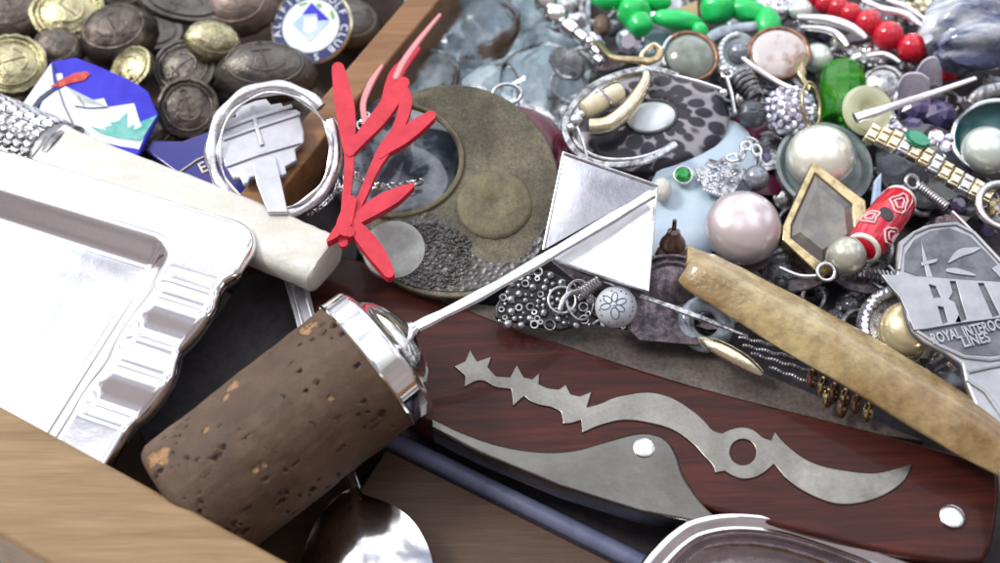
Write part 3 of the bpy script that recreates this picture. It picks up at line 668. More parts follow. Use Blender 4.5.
# navy lettered badge
N_ = Pl(200, 160, 2.1, 0, -.1)
t = thing('lettered_badge', 'dark royal blue badge with gold lettering partly under the steel ring', 'badge', N_.at(200, 160, -.15))
mb = MB(); mb.prism([N_.pts([(146, 150), (152, 140), (182, 141), (212, 130), (262, 130), (262, 215), (200, 190)])], N_.n, .12); mk('plate', mb, mat('deep_blue_enamel', (.03, .03, .22), rough=.2, coat=.6), t, bevel=.03)
E = MB(); ed = N_.at(240, 150) - N_.at(180, 176); Mt = frame(N_.at(203, 168, .01), N_.n, ed); E.text('E', Mt, .36, .012, xs=.9)
E.tube([N_.at(x, y, .015) for x, y in [(180, 172), (197, 160), (228, 146)]], .018, 6); mk('lettering', E, pgold, t)
# ------------------------------------------------------------------ steel ring and souvenir spoon inside it
rz = Pl(275, 150, 2.95, .03, -.42)
t = thing('steel_ring', 'round scratched steel watch ring with an open gap, leaning on the divider', 'ring', rz.at(275, 150, -.2))
mb = MB()
mb.tube([rz.at(x, y) for x, y in ellpx(274, 151, 63, 65, 0, 60, -28, 318)], [.115 + .02*sin(i*1.1) for i in range(61)], 12, up=rz.n, flat=.8); mk('band', mb, silver2, t)
mb = MB(); mb.tube([rz.at(x, y, .09) for x, y in ellpx(275, 151, 56, 58, 0, 60)], [.035 + .02*sin(i*.9) for i in range(60)], 8, True); mk('inner_lip', mb, silver, t)
SP = Pl(262, 140, 2.98, .03, -.08)
t = thing('souvenir_spoon', 'grey metal souvenir spoon with stepped cross shaped crest inside the steel ring', 'spoon', SP.at(262, 140, -.2))
cr = [(255,100),(266,98),(271,104),(281,102),(285,109),(297,109),(304,131),(304,142),(295,149),(297,160),(285,166),(287,173),(281,176),(276,172),(250,177),(248,183),(243,184),(240,177),(233,178),(227,168),(221,157),(219,133),(225,120),(236,116),(235,108)]
mb = MB(); mb.prism([SP.pts(cr)], SP.n, .12); lpew = mat('light_pewter', (.58, .59, .62), (.46, .47, .5), 2.5, .4, .7, .8, .4, .48, bs=20, bd=.006); mk('crest', mb, lpew, t, bevel=.03)
mb = MB()
for L in ([(223, 139), (248, 130), (288, 117), (300, 113)], [(225, 128), (252, 118), (292, 106)], [(252, 106), (256, 125), (262, 145)], [(225, 166), (258, 154), (300, 142)]): mb.tube([SP.at(x, y, .02) for x, y in L], .045, 8, flat=.6, up=SP.n)
mk('crest_relief', mb, lpew, t)
mb = MB(); mb.prism([SP.pts([(252, 163), (258, 158), (270, 154), (276, 157), (281, 180), (288, 212), (268, 212), (262, 198), (256, 182)], .07)], SP.n, .12)
q2 = Pl(300, 300, 1.7, 0, -.1); mb.prism([q2.pts([(268, 222), (290, 214), (320, 335), (300, 338)])], q2.n, .14); mb.tube(q2.pts([(275, 225), (305, 335)], .01), .04, 6); mb.tube(q2.pts([(286, 220), (316, 333)], .01), .04, 6); mk('stem', mb, lpew, t, bevel=.04)
# ------------------------------------------------------------------ red branch pendants
CR = Pl(360, 170, 3.2, .05, -.12)
t = thing('branch_pendant', 'bright red coral branch shaped pendant standing over the bronze crescent disc', 'pendant', CR.at(350, 220, -.3))
mb = MB()
LV = [([(343, 242), (346, 200), (349, 165), (348, 140)], [6, 5.5, 6, 7]), ([(338, 68), (342, 90), (346, 115), (349, 150)], [8, 11, 12, 7]),
      ([(404, 82), (394, 96), (378, 118), (362, 136), (350, 152)], [7, 10, 10, 8, 5]), ([(402, 82), (406, 100), (398, 128), (384, 150), (374, 168), (360, 200), (350, 216)], [3, 8, 7, 8, 6, 5, 6]),
      ([(431, 115), (416, 126), (402, 137), (388, 148), (380, 156)], [6, 9, 9, 6, 3]), ([(412, 185), (395, 195), (375, 206), (352, 222)], [3, 9, 10, 6]),
      ([(345, 216), (360, 232), (376, 252), (389, 272)], [5, 10, 11, 7]), ([(328, 240), (338, 230), (350, 214)], [2, 6, 6]), ([(352, 200), (344, 225), (350, 232)], [6, 10, 6])]
for i, (c, w) in enumerate(LV): mb.prism([CR.pts(ribbon(c, [x*.80 for x in w]), i*.013)], CR.n, .10 + i*.013)
mk('branches', mb, redf, t, bevel=.045)
C2 = Pl(400, 70, 2.7, .05, -.15)
t = thing('branch_pendant', 'small red and pale pink branch pendant leaning on the wooden divider', 'pendant', C2.at(392, 90, -.2))
mb = MB(); mb.prism([C2.pts(ribbon([(418, 48), (405, 62), (394, 78), (384, 110)], [2.5, 5, 7, 5]))], C2.n, .1); mk('branch', mb, redf, t, bevel=.02)
mb = MB(); mb.prism([C2.pts(ribbon([(440, 14), (420, 38), (404, 60), (396, 76)], [1.5, 2.5, 3, 3]), .02)], C2.n, .08); mb.prism([C2.pts(ribbon([(382, 65), (370, 84), (363, 104), (366, 124)], [1.5, 3, 3, 3]), .03)], C2.n, .08); mk('branch', mb, pinkf, t, bevel=.02, label='pale pink strands of the small branch pendant')
# ------------------------------------------------------------------ bronze crescent disc
BR = Pl(455, 200, 2.45, 0, -.24)
t = thing('crescent_disc', 'large dull bronze disc brooch with an off centre round opening and hammered lower part', 'brooch', BR.at(455, 200, -.3))
oc_ = V((452, 191)); ro = (108, 107); ic = V((392, 160)); ri = (70, 56)
outer = [p for p in ellpx(452, 191, 108, 107, -8, 150) if ((p[0]-ic.x)/ri[0])**2 + ((p[1]-ic.y)/ri[1])**2 > 1.0]
k0 = max(range(len(outer)), key=lambda i: (V(outer[i]) - V(outer[i-1])).length); outer = outer[k0:] + outer[:k0]
e0, e1 = V(outer[-1]), V(outer[0])
def ia(p): return atan2((p[1]-ic.y)/ri[1], (p[0]-ic.x)/ri[0])
a0, a1 = ia(e0), ia(e1)
# go round the inner opening through the angle 0 side
if abs(a1 - a0) < pi and (min(a0, a1) > 0 or max(a0, a1) < 0): pass
inner = [(ic.x + ri[0]*cos(a0 + (a1-a0)*i/50), ic.y + ri[1]*sin(a0 + (a1-a0)*i/50)) for i in range(1, 50)]
mb = MB(); mb.prism([BR.pts(outer + inner)], BR.n, .16); mk('plate', mb, bronze, t, bevel=.04)
mb = MB(); L = [BR.at(x, y, .01) for x, y in inner[3:-3]]; mb.tube(L, .06, 8); mk('opening_lip', mb, olive, t)
hp = [(p.x, p.y) for p in spline([V((*p, 0)) for p in [(352, 226), (380, 226), (405, 212), (430, 212), (450, 226), (462, 246), (490, 262), (520, 258), (540, 232), (548, 222), (538, 254), (515, 276), (480, 289), (440, 291), (400, 282), (366, 262)]], 4, True)]
mb = MB()
mb.prism([BR.pts(hp, .02)], BR.n, .03); mk('hammered_patch', mb, hamm, t, bevel=.008)
mb = MB(); rr = R
for k in range(800):
    a = V((rr.uniform(395, 470), rr.uniform(222, 288)))
    q = [(a.x-430)/44, (a.y-256)/33]
    if q[0]**2 + q[1]**2 < 1: p = BR.at(a.x, a.y, .02); mb.ball(p, rr.uniform(.018, .042), 7, 4)
mk('pebbled_relief', mb, hamm, t)
p = BR.at(394, 250, .03); mb = MB(); mb.lathe(frame(p, BR.n), [(S(p)*32, -.02), (S(p)*31, .04), (S(p)*24, .06), (.01, .06)], 40); mk('round_boss', mb, mat('dull_tin', (.36, .37, .35), (.26, .26, .24), 3, metal=.5, rough=.45, bs=10, bd=.01), t)
p = BR.at(494, 204, .03); s_ = S(p); mb = MB(); mb.lathe(frame(p, BR.n), [(s_*38, -.02), (s_*37, .005), (s_*33, .025), (s_*20, .04), (s_*9, .035), (s_*5, -.0), (.01, -.01)], 40, wob=.012); mk('olive_boss', mb, olive, t)
# marbled stone in the opening, burgundy disc behind
p = P(400, 158, 1.98); s_ = S(p); mb = MB(); mb.lathe(frame(p, (0, -.15, 1)), [(s_*60, -.3), (s_*72, -.2), (s_*76, 0), (s_*72, .08), (s_*58, .16), (s_*38, .23), (s_*15, .27), (.01, .28)], 48)
solo('marbled_stone', mb, marble, 'dark glossy marbled stone seen through the opening of the bronze disc', 'stone')
p = P(511, 160, 1.95); s_ = S(p); mb = MB(); mb.lathe(frame(p, (0, -.3, 1)), [(s_*50, -.1), (s_*58, -.08), (s_*60, 0), (s_*56, .08), (s_*40, .12), (.01, .14)], 60)
solo('burgundy_disc', mb, burg, 'dark burgundy plastic disc peeping out behind the bronze crescent disc', 'disc')
mb = MB()
for c, rx, ry in (((505, 94), 14, 8),): mb.torus(frame(P(507, 94, 2.45), (0, -.6, 1)), .28, .035, .2)
solo('wire_loop', mb, silver2, 'thin silver wire loop on top of the burgundy disc', 'loop')
def chain(pts, r, m, label, n=None, name='chain', w=None):
    pts = spline(pts, 12); L = [0]
    for i in range(1, len(pts)): L.append(L[-1] + (pts[i]-pts[i-1]).length)
    st = r*1.55; mb = MB(); d = 0; k = 0; i = 0
    while d < L[-1]:
        while L[i+1] < d: i += 1
        q = (d - L[i])/(L[i+1]-L[i]+1e-9); p = pts[i].lerp(pts[i+1], q); tg = (pts[i+1]-pts[i]).normalized()
        nn = V((0, 0, 1)) if k % 2 == 0 else tg.cross(V((0, 0, 1))) + V((0, 0, .5))
        nn = nn - tg*nn.dot(tg); mb.torus(frame(p, nn, tg), r, (w or r*.28), r*.65, 14, 6); d += st; k += 1
    return solo(name, mb, m, label, 'chain')
chain([P(352, 172, 2.9), P(368, 184, 2.55), P(380, 186, 2.5), P(396, 186, 2.35), P(420, 182, 2.3)], .085, silver, 'short bright silver chain crossing the opening behind the red pendant')
chain([P(330, 196, 2.0), P(345, 186, 2.2), P(352, 174, 2.3)], .06, dsilver, 'fine dark chain left of the red pendant stem')
chain([P(366, 116, 2.5), P(360, 124, 2.5), P(364, 132, 2.4)], .085, silver, 'tiny piece of silver chain between the red pendant arms')
chain([P(310, 214, 1.9), P(322, 206, 2.0), P(336, 190, 2.0), P(344, 160, 2.0)], .055, silver, 'thin silver chain on black leather below the steel ring')
mb = MB(); L = Pl(330, 225, 1.5, 0, -.1); mb.prism([L.pts([(296, 210), (312, 186), (352, 130), (372, 140), (352, 300), (300, 300)])], L.n, .2); solo('leather_or_shade_scrap', mb, blackm, 'black leather scrap below the steel ring and white handle end', 'leather', bevel=.05)
mb = MB(); L = Pl(280, 330, 1.25, 0, 0); mb.prism([L.pts(soften([(140, 390), (205, 330), (262, 268), (330, 290), (345, 350), (330, 420), (240, 470), (150, 450)], 4, 80))], L.n, .12); solo('leather_or_shade_scrap', mb, blackm, 'black sheet added for the shade in the gap between the silver dish and the cork', 'leather', bevel=.04)  # black sheet added to darken the gap, stands in for shade
q = Pl(500, 60, 1.25, 0, -.05); mb = MB()
def pb(u, v):
    p = q.at(405 + 185*u, 140 - 165*v); p.z += .16*noise.noise(p*1.3) + .07*noise.noise(p*3.1); return p
mb.grid(pb, 50, 50); solo('polythene_sheet', mb, poly, 'crinkled pale blue plastic sheet beneath the clear glass nuggets', 'plastic sheet')
# ------------------------------------------------------------------ pale blue glass nuggets
for i, (x, y, a, b, z, lab) in enumerate([(424, 78, 36, 34, 1.5, 'pale blue glass nugget beside the red branch tips'), (474, 28, 46, 38, 1.7, 'pale blue glass nugget with round hollows at the top of the heap'),
        (548, 84, 50, 46, 1.8, 'largest pale blue glass nugget left of the spotted plate'), (492, 92, 32, 30, 1.6, 'small pale blue glass nugget just above the bronze disc'),
        (442, 2, 30, 28, 1.3, 'pale blue glass nugget at the top edge next to the divider'), (520, 8, 30, 24, 1.4, 'pale blue glass nugget at the top edge beside the silver bead chain'), (452, 62, 34, 26, 1.1, 'pale blue glass nugget lying in the middle between the others'), (556, 46, 34, 26, 1.2, 'pale blue glass nugget under the silver bead chain')]):
    p = P(x, y, z); s_ = S(p); mb = MB(); sd = V((i*7.1, 3, 1))
    mb.ell(frame(p, (R.uniform(-.2, .2), -.25, 1)), s_*a, s_*b, s_*min(a, b)*.55, 40, 24, f=lambda u, sd=sd: 1 + .13*noise.noise(u*1.6+sd) + .05*noise.noise(u*3.0+sd))
    solo('glass_nugget', mb, glassb, lab, 'glass bead', 'pale blue glass nuggets beside the divider')
# ------------------------------------------------------------------ spotted plate with hoop, hook, cream bead
SPt = Pl(652, 122, 2.25, -.03, -.16); p0 = SPt.o
t = thing('spotted_plate_brooch', 'oval black spotted lacquer plate brooch with a white oval stone in its middle', 'brooch', SPt.at(652, 120, 0))
mb = MB(); rings = []
for k, h in ((.3, -.25), (.95, -.1), (1.0, -.04), (.99, .0), (.93, .05), (.8, .10), (.6, .16), (.4, .2), (.25, .21), (.01, .21)):
    rings.append([SPt.at(x, y, h) for x, y in ellpx(652, 122, 78*k, 50*k, -6, 64)])
mb.loft(rings); mk('plate', mb, spotted, t)
mb = MB(); rings = []
for k, h in ((1.0, .19), (1.02, .23), (.9, .28), (.6, .32), (.3, .34), (.02, .345)): rings.append([SPt.at(x, y, h) for x, y in ellpx(651, 117, 24*k, 15*k, -8, 36)])
mb.loft(rings); mk('oval_stone', mb, wen, t)
mb = MB(); mb.tube([SPt.at(x, y, .2) for x, y in ellpx(651, 117, 25.5, 16.5, -8, 40)], .045, 6, True); mk('stone_setting', mb, black, t)
HP = Pl(632, 118, 2.75, .0, -.2)
t = thing('hoop_earring', 'big thin silver hoop earring resting on the spotted plate with its pin to the right', 'earring', HP.at(632, 118, -.1))
mb = MB(); mb.tube([HP.at(x, y) for x, y in [(p.x, p.y) for p in spline([V((*q, 0)) for q in [(678, 76), (652, 69), (620, 74), (590, 88), (569, 112), (565, 132), (576, 152), (600, 164), (632, 164), (656, 156), (676, 144)]], 6)]], .075, 8, up=HP.n, flat=.7); mk('hoop', mb, dsilver, t)
mb = MB(); mb.tube([HP.at(x, y, -.1) for x, y in [(p.x, p.y) for p in spline([V((*q, 0)) for q in [(678, 78), (652, 73), (622, 78), (595, 92), (575, 114), (571, 132), (582, 149), (604, 159), (634, 159), (658, 152), (674, 143)]], 6)]], .045, 8); mk('inner_band', mb, silver2, t)
mb = MB(); mb.tube([HP.at(676, 76, .02), HP.at(700, 82, .02), HP.at(721, 89, 0)], .035, 6); mb.ball(HP.at(723, 93), .09); mk('pin', mb, silver, t)
mb = MB(); L = spline([P(661, 50, 2.9), P(654, 45, 2.95), P(646, 50, 2.95), P(641, 60, 2.85), P(646, 78, 2.9), P(636, 98, 2.85), P(624, 113, 2.8), P(607, 125, 2.8), P(590, 127, 2.75)], 8)
mb.tube(L, [.06 + .11*sst(.25, .8, i/(len(L)-1)) for i in range(len(L))], 12)
t = thing('gold_hook_earring', 'pale gold curved hook earring inside the silver hoop with a looped end', 'earring', P(620, 110, 2.5)); mk('hook', mb, pgold, t)
mb = MB(); mb.tube(spline([P(660, 49, 2.9), P(658, 57, 2.9), P(650, 61, 2.95), P(640, 60, 2.95), P(615, 58, 2.8), P(604, 50, 2.6), P(598, 42, 2.4)], 6), .09, 8, flat=.6, up=(0, 0, 1)); mk('loop_strip', mb, gold, t)
t = thing('stick_earring', 'cream coloured rod bead earring with a silver wire and knob inside the hoop', 'earring', P(603, 101, 2.5))
a, b = P(583, 111, 2.75), P(623, 89, 2.85); mb = MB(); M = frame(a, b-a); l = (b-a).length; r = S(a)*9.5
mb.lathe(M, [(r*.6, 0), (r*.9, .03), (r, .1), (r, l-.15), (r*.85, l-.05), (r*.4, l)], 20); bd_ = mk('rod_bead', mb, cream, t)
mb = MB(); mb.torus(frame(a.lerp(b, .55), b-a), r*1.05, .03); mb.tube(spline([a.lerp(b, .55) + V((0, 0, r)), P(599, 90, 3.1), P(602, 96, 3.1)], 4), .02, 6); mb.ball(P(576, 121, 2.8), .15); mb.ball(P(571, 128, 2.75), .1); mb.ball(P(580, 115, 2.85), .1); mb.tube([P(576, 124, 2.8), P(583, 142, 2.75), P(587, 157, 2.6)], .03, 6); mk('wire', mb, silver2, t)
# ------------------------------------------------------------------ bead chain and small things along the top
t = thing('silver_bead_chain', 'shiny silver chain of round and barrel beads running down from the top edge', 'chain', P(570, 30, 1.9))
for x, y, r, k in ((556, 16, 13, 0), (571, 29, 9, 1), (582, 37, 7, 1), (590, 42, 6, 0), (546, 2, 12, 0), (597, 51, 5, 1), (599, 60, 5, 1)):
    p = P(x, y, 2.1); s_ = S(p)*r; mb = MB()
    if k: mb.lathe(frame(p, (P(x+6, y+5, 2.1)-p)), [(s_*.5, -s_), (s_*.95, -s_*.8), (s_, 0), (s_*.95, s_*.8), (s_*.5, s_)], 18)
    else: mb.ball(p, s_, 20, 12)
    mk('bead', mb, silver, t)
p = P(602, 25, 2.1); mb = MB(); mb.ell(frame(p, (0, 0, 1)), S(p)*9, S(p)*13, S(p)*9, f=lambda u: 1 + .12*noise.noise(u*4)); solo('knotted_bead', mb, brown, 'small brown knotted bead between the silver chain and the green beads', 'bead')
mb = MB(); p = P(560, 6, 1.2); mb.lathe(frame(P(646, 40, 1.9), (.1, -.2, 1)), [(.2, -.1), (.62, -.08), (.64, 0), (.6, .05), (.01, .08)], 40, sy=.6); solo('blue_stone', mb, mat('pale_turquoise_stone', (.30, .48, .56), (.2, .34, .42), 2, rough=.2, coat=.5), 'flat light blue stone under the green bead string', 'stone')
t = thing('green_bead_string', 'string of bright green plastic beads along the top of the heap', 'beads', P(680, 14, 2.0))
gb = [(606, -2, 14, 9, 20), (634, 12, 14, 13, 80), (640, 24, 10, 10, 60), (677, 20, 20, 8, 8), (700, 30, 7, 6, 60), (718, 7, 13, 14, 60), (749, 11, 16, 9, 20), (768, 26, 10, 16, 0), (656, 0, 12, 8, 10)]
for i, (x, y, rx, ry, ro_) in enumerate(gb):
    p = P(x, y, 2.35); s_ = S(p); mb = MB(); a = radians(-ro_)
    rx *= 1.3; ry *= 1.3; mb.ell(frame(p, (0, -.3, 1), V((cos(a), sin(a), 0))), s_*rx, s_*ry, s_*min(rx, ry), 24, 16, f=lambda u, i=i: 1+.10*noise.noise(u*1.8+V((i, 0, 0)))); mk('bead', mb, greenp, t)
mb = MB(); mb.tube(spline([P(x, y, 2.2) for x, y in ((606, 0), (634, 14), (656, 10), (677, 20), (700, 24), (718, 10), (749, 12), (766, 24))], 6), .03, 6); mk('thread', mb, gline, t)
mb = MB(); q = Pl(690, 10, 2.2, 0, -.2); mb.prism([q.pts([(674, 10), (697, 0), (698, 18), (690, 17)])], q.n, .06); solo('tan_card', mb, tan, 'small tan card corner among the green beads', 'card')
# agate pendant
ag = Pl(690, 57, 2.3, .05, -.3); s_ = S(ag.o); t = thing('agate_pendant', 'round grey green agate pendant with a twisted copper rope edge', 'pendant', ag.at(690, 57, -.2))
mb = MB(); mb.lathe(frame(ag.o, ag.n), [(s_*18, -.15), (s_*25, -.1), (s_*24, .05), (s_*18, .16), (s_*9, .22), (.01, .24)], 36); mk('stone', mb, agate, t)
mb = MB()
for k in range(46):
    a = radians(-100 + k*5.0); M = frame(ag.o, ag.n); mb.ball(M @ V((s_*27*cos(a), s_*27*sin(a)*.98, .02)), s_*3.2, 8, 6)
mk('rope_edge', mb, copper, t)
mb = MB()
for k in range(8):
    a = radians(135 + k*9); M = frame(ag.o, ag.n); mb.ell(frame(M @ V((s_*28*cos(a), s_*28*sin(a), .05)), ag.n, V((-sin(a), cos(a), 0))), s_*3.4, s_*1.7, s_*1.7, 8, 6)
mk('white_beads', mb, wen, t)
# grey drop brooch with rhinestones, rod
dr = Pl(738, 54, 2.35, 0, -.3); t = thing('drop_brooch', 'grey drop shaped brooch with a small grey pearl edged by a row of rhinestones', 'brooch', dr.at(738, 54, -.2)); s_ = S(dr.o)
mb = MB(); mb.prism([dr.pts(ellpx(738, 55, 22, 24, 0, 30))], dr.n, .15); mk('plate', mb, tealg, t, bevel=.04)
mb = MB(); mb.ball(dr.at(738, 53, .06), s_*11); mk('pearl', mb, pearld, t)
mb = MB()
for k in range(12):
    a = radians(95 + k*15); mb.ball(dr.at(738 + 17*cos(a), 52 - 18*sin(a), .04), s_*2.8, 8, 6)
mk('rhinestones', mb, wen, t)
mb = MB(); mb.tube(spline([P(706, 40, 2.3), P(725, 30, 2.4), P(756, 26, 2.4)], 5), .13, 10, flat=.6, up=(0, 0, 1)); solo('blue_rod', mb, grayb, 'bluish grey rod lying under the curved green bead', 'rod')
# cameo
cm = Pl(779, 53, 2.4, -.05, -.25); s_ = S(cm.o); t = thing('shell_cameo', 'round mottled shell cameo in a dark frame under the green beads', 'cameo', cm.at(779, 53, -.2))
mb = MB(); mb.lathe(frame(cm.o, cm.n), [(s_*20, -.1), (s_*28, -.08), (s_*27.5, .02), (s_*22, .09), (s_*10, .1), (.01, .07)], 40, sy=.95); mk('shell', mb, cameo, t)
mb = MB(); mb.torus(frame(cm.at(779, 53, .0), cm.n), s_*29.5, s_*2.6, s_*28.5, 48); mk('frame', mb, copper, t)
mb = MB(); mb.tube(spline([P(743, 58, 2.6), P(760, 71, 2.75), P(786, 86, 2.85), P(806, 92, 2.7)], 6), .06, 8, flat=.6, up=(0, 0, 1)); solo('silver_wire_arc', mb, silver, 'bright silver bar crossing below the shell cameo', 'wire')
# clusters at the top edge
def cluster(name, cx, cy, rx, ry, z, n, r0_, r1, m, label, cat, ny=-.2, base=None, h=.15, grp=None):
    q = Pl(cx, cy, z, 0, ny); s_ = S(q.o); t = thing(name, label, cat, q.at(cx, cy, -.2), grp); mb = MB(); rings = []
    for k, hh in ((.5, -.22), (.95, -.1), (1, 0), (.8, h*.6), (.4, h), (.02, h)): rings.append([q.at(x, y, hh) for x, y in ellpx(cx, cy, rx*k, ry*k, 0, 24)])
    mb.loft(rings); mk('setting', mb, base or dsilver, t); mb = MB()
    pts = []
    for k in range(n*30):
        a, b = R.uniform(-1, 1), R.uniform(-1, 1)
        if a*a+b*b > 1: continue
        p = q.at(cx+a*rx, cy+b*ry, h*(1-(a*a+b*b)*.8)); r = R.uniform(r0_, r1)
        if all((p-o_).length > (r+r2_)*.85 for o_, r2_ in pts):
            pts.append((p, r)); M = frame(p, q.n + V((R.uniform(-.5, .5), R.uniform(-.5, .5), 0)))
            mb.lathe(M, [(r*.9, -r*.5), (r, 0), (r*.62, r*.5), (.001, r*.55)], 8)
        if len(pts) >= n: break
    mk('stones', mb, m, t, flat=True); return t
cluster('rhinestone_cluster', 775, 4, 22, 12, 2.3, 40, .07, .12, crys, 'cluster of clear rhinestones at the top edge left of a pearl', 'brooch', base=silver2)
def pearl(x, y, r, z, m, label, flatk=.85, grp=None, nz=-.2):
    p = P(x, y, z); s_ = S(p)*r; mb = MB(); mb.ell(frame(p, (0, nz, 1)), s_, s_, s_*flatk, 36, 22); return solo('pearl', mb, m, label, 'pearl', grp)
pearl(801, 10, 12, 2.4, pearlb, 'pale green pearl at the top edge next to the red beads')
pearl(817, 58, 16, 2.1, pearlb, 'pale green pearl between the shell cameo and the green glass bead')
pearl(838, 42, 8, 2.1, pearlg, 'small olive pearl just above the green glass bead')
for i, (L, w, lab) in enumerate([([(797, 17), (830, 20), (852, 28), (866, 38)], .09, 'upper bright curved silver band above the small pearls'), ([(800, 27), (826, 29), (840, 36), (848, 46)], .07, 'lower curved silver band just under its longer twin'),
        ([(862, -2), (880, 8), (905, 14), (922, 26)], .07, 'curved silver strip at the top edge beyond the red beads'), ([(886, 0), (904, 6), (926, 20)], .06, 'thin bright silver strip left of the swirled glass bead'), ([(866, 56), (884, 54), (900, 62)], .05, 'small bent silver strip under the last red beads')]):
    mb = MB(); Ls = spline([P(x, y, 2.5 - .12*(i == 1)) for x, y in L], 8); mb.tube(Ls, [w*1.25*sin(pi*(.08+.84*j/(len(Ls)-1)))**.5 for j in range(len(Ls))], 10, flat=.6, up=(0, -.4, 1)); solo('silver_band', mb, silver, lab, 'metal strip')
t = thing('red_bead_string', 'string of glossy round red beads running from the top edge to the grey glass bead', 'beads', P(880, 35, 2.2))
for x, y, r in ((812, -4, 11), (825, 3, 11), (838, 8, 12), (850, 14, 12), (868, 23, 14), (888, 36, 15.5), (912, 48, 15), (948, 70, 12), (930, 60, 12)):
    p = P(x, y, 2.35 if y < 60 else 2.0); mb = MB(); mb.ball(p, S(p)*r, 28, 18); mk('bead', mb, redg, t)
cluster('filigree_brooch', 872, 54, 24, 11, 2.1, 36, .05, .1, silver2, 'dark filigree brooch with silver dots above the green glass bead', 'brooch')
cluster('olive_bead_cluster', 918, 12, 14, 12, 2.2, 20, .08, .14, pgold, 'cluster of greenish gold beads at the top edge left of the swirled glass', 'beads', base=olive)
# green glass barrel, yellow frosted disc and pin
a, b = P(842, 122, 2.0), P(843, 66, 2.4); mb = MB(); l = (b-a).length; r = S(b)*23
mb.lathe(frame(a, b-a), [(r*.5, 0), (r*.85, .05), (r*.97, .2), (r, l*.5), (r*.97, l-.25), (r*.8, l-.03), (r*.7, l+.02), (r*.45, l+.05), (.01, l+.05)], 12); solo('green_glass_bead', mb, greeng, 'clear bright green faceted glass bead beside the small pearls', 'bead', bevel=.03, sharp=20)
yd = Pl(868, 111, 2.65, .1, -.4); s_ = S(yd.o); mb = MB(); mb.lathe(frame(yd.o, yd.n), [(s_*6, -.12), (s_*20, -.16), (s_*26, -.06), (s_*27, .03), (s_*23, .12), (s_*14, .13), (s_*9, .06), (s_*6, -.02)], 48)
solo('frosted_disc_bead', mb, yelg, 'pale yellow translucent disc bead pierced by the end of a silver pin', 'bead')
mb = MB(); L = spline([P(855, 118, 3.0), P(880, 110, 3.05), P(920, 97, 3.0), P(975, 78, 2.8)], 6); mb.tube(L, [.13 - .07*i/(len(L)-1) for i in range(len(L))], 10, flat=.6, up=(0, 0, 1)); solo('silver_pin', mb, silver, 'long tapering silver pin lying over the yellow disc bead', 'pin')
# rhinestone ball
p = P(789, 112, 2.35); s_ = S(p)*24; t = thing('rhinestone_ball', 'ball earring covered all over with sparkling clear rhinestones', 'earring', p - V((0, 0, s_)))
mb = MB(); mb.ball(p, s_, 24, 16); mk('core', mb, dsilver, t); mb = MB()
for k in range(105):
    zz = 1 - 2*(k+.5)/105; rr0 = sqrt(1-zz*zz); a = k*2.39996; u = V((rr0*cos(a), rr0*sin(a), zz))
    if u.z < -.3: continue
    q = s_*.2; mb.lathe(frame(p + u*s_, u + V((R.uniform(-.6, .6), R.uniform(-.6, .6), 0))), [(q*.7, -q*.3), (q, 0), (q*.6, q*.55), (.001, q*.6)], 6)
mk('rhinestones', mb, crys, t, flat=True)
mb = MB(); mb.torus(frame(P(811, 105, 2.75), (.5, -.3, .6)), .26, .035, .45); mb.tube(spline([P(803, 58, 2.4), P(800, 70, 2.65), P(804, 82, 2.7), P(812, 88, 2.75)], 5), [.12]*8 + [.07]*8, 10); mk('clasp', mb, gold, t)
# coil beads left of it
t = thing('coil_bead_drop', 'dark metal drop of coiled wire above a ribbed oval bead left of the rhinestone ball', 'earring', P(750, 98, 2.0))
mb = MB(); a, b = P(740, 77, 2.5), P(755, 96, 2.45)
for k in range(6): mb.torus(frame(a.lerp(b, k/5), b-a), .19 + .03*sin(k*.9+.5), .05, seg=20, rs=6)
mb.tube([a, b], .15, 10); mk('coil', mb, dsilver, t)
p = P(752, 114, 2.35); mb = MB(); mb.ell(frame(p, (.3, -.4, 1)), S(p)*15, S(p)*14, S(p)*12, 28, 16, f=lambda u: 1 + .05*sin(u.y*22)); mk('ribbed_bead', mb, mat('dark_slate_bead', (.10, .11, .125), rough=.35, metal=.4), t)
mb = MB(); mb.tube([P(727, 78, 2.6), P(732, 95, 2.6), P(735, 113, 2.5)], .04, 6); mb.torus(frame(P(727, 74, 2.6), (0, 0, 1)), .1, .04); mb.ball(P(724, 70, 2.6), .12, 10, 8); solo('silver_ear_wire', mb, silver2, 'small silver ear wire hanging at the right tip of the spotted plate', 'ear wire')
p = P(765, 150, 1.65); mb = MB(); mb.lathe(frame(p, (0, -.2, 1)), [(.5, -.1), (1.0, -.06), (1.02, .02), (.9, .06), (.01, .07)], 40); solo('burgundy_disc', mb, mat('berry_red_plastic', (.17, .012, .05), (.12, .01, .04), 3, rough=.3, coat=.3), 'berry red plastic disc under the fine silver links left of the large white pearl', 'disc')
# milky plate, lace pendant, links, pearls
q = Pl(697, 195, 1.95, .05, -.15); mb = MB(); rings = []
for k, h in ((.9, -.12), (1, -.06), (1, 0), (.93, .05), (.6, .12), (.02, .15)): rings.append([q.at(x, y, h) for x, y in ellpx(697, 196, 84*k, 47*k, -60, 48)])
mb.loft(rings); solo('milky_plate', mb, opal, 'milky pale blue translucent oval plate under the green rhinestone', 'plate')
q = Pl(716, 178, 2.3, 0, -.25); t = thing('lace_pendant', 'small grey silver lace shaped pendant on the milky blue plate', 'pendant', q.at(716, 178, -.1))
mb = MB(); lp = [(694, 167), (704, 166), (709, 158), (718, 160), (726, 154), (732, 163), (740, 165), (750, 172), (741, 182), (735, 192), (728, 199), (717, 193), (706, 191), (701, 183), (698, 175)]; mb.prism([q.pts(lp), q.pts(ellpx(714, 171, 3.5, 3, 0, 10)), q.pts(ellpx(724, 165, 3, 2.5, 0, 10))], q.n, .07); mk('lace', mb, dsilver, t, bevel=.015)
mb = MB()
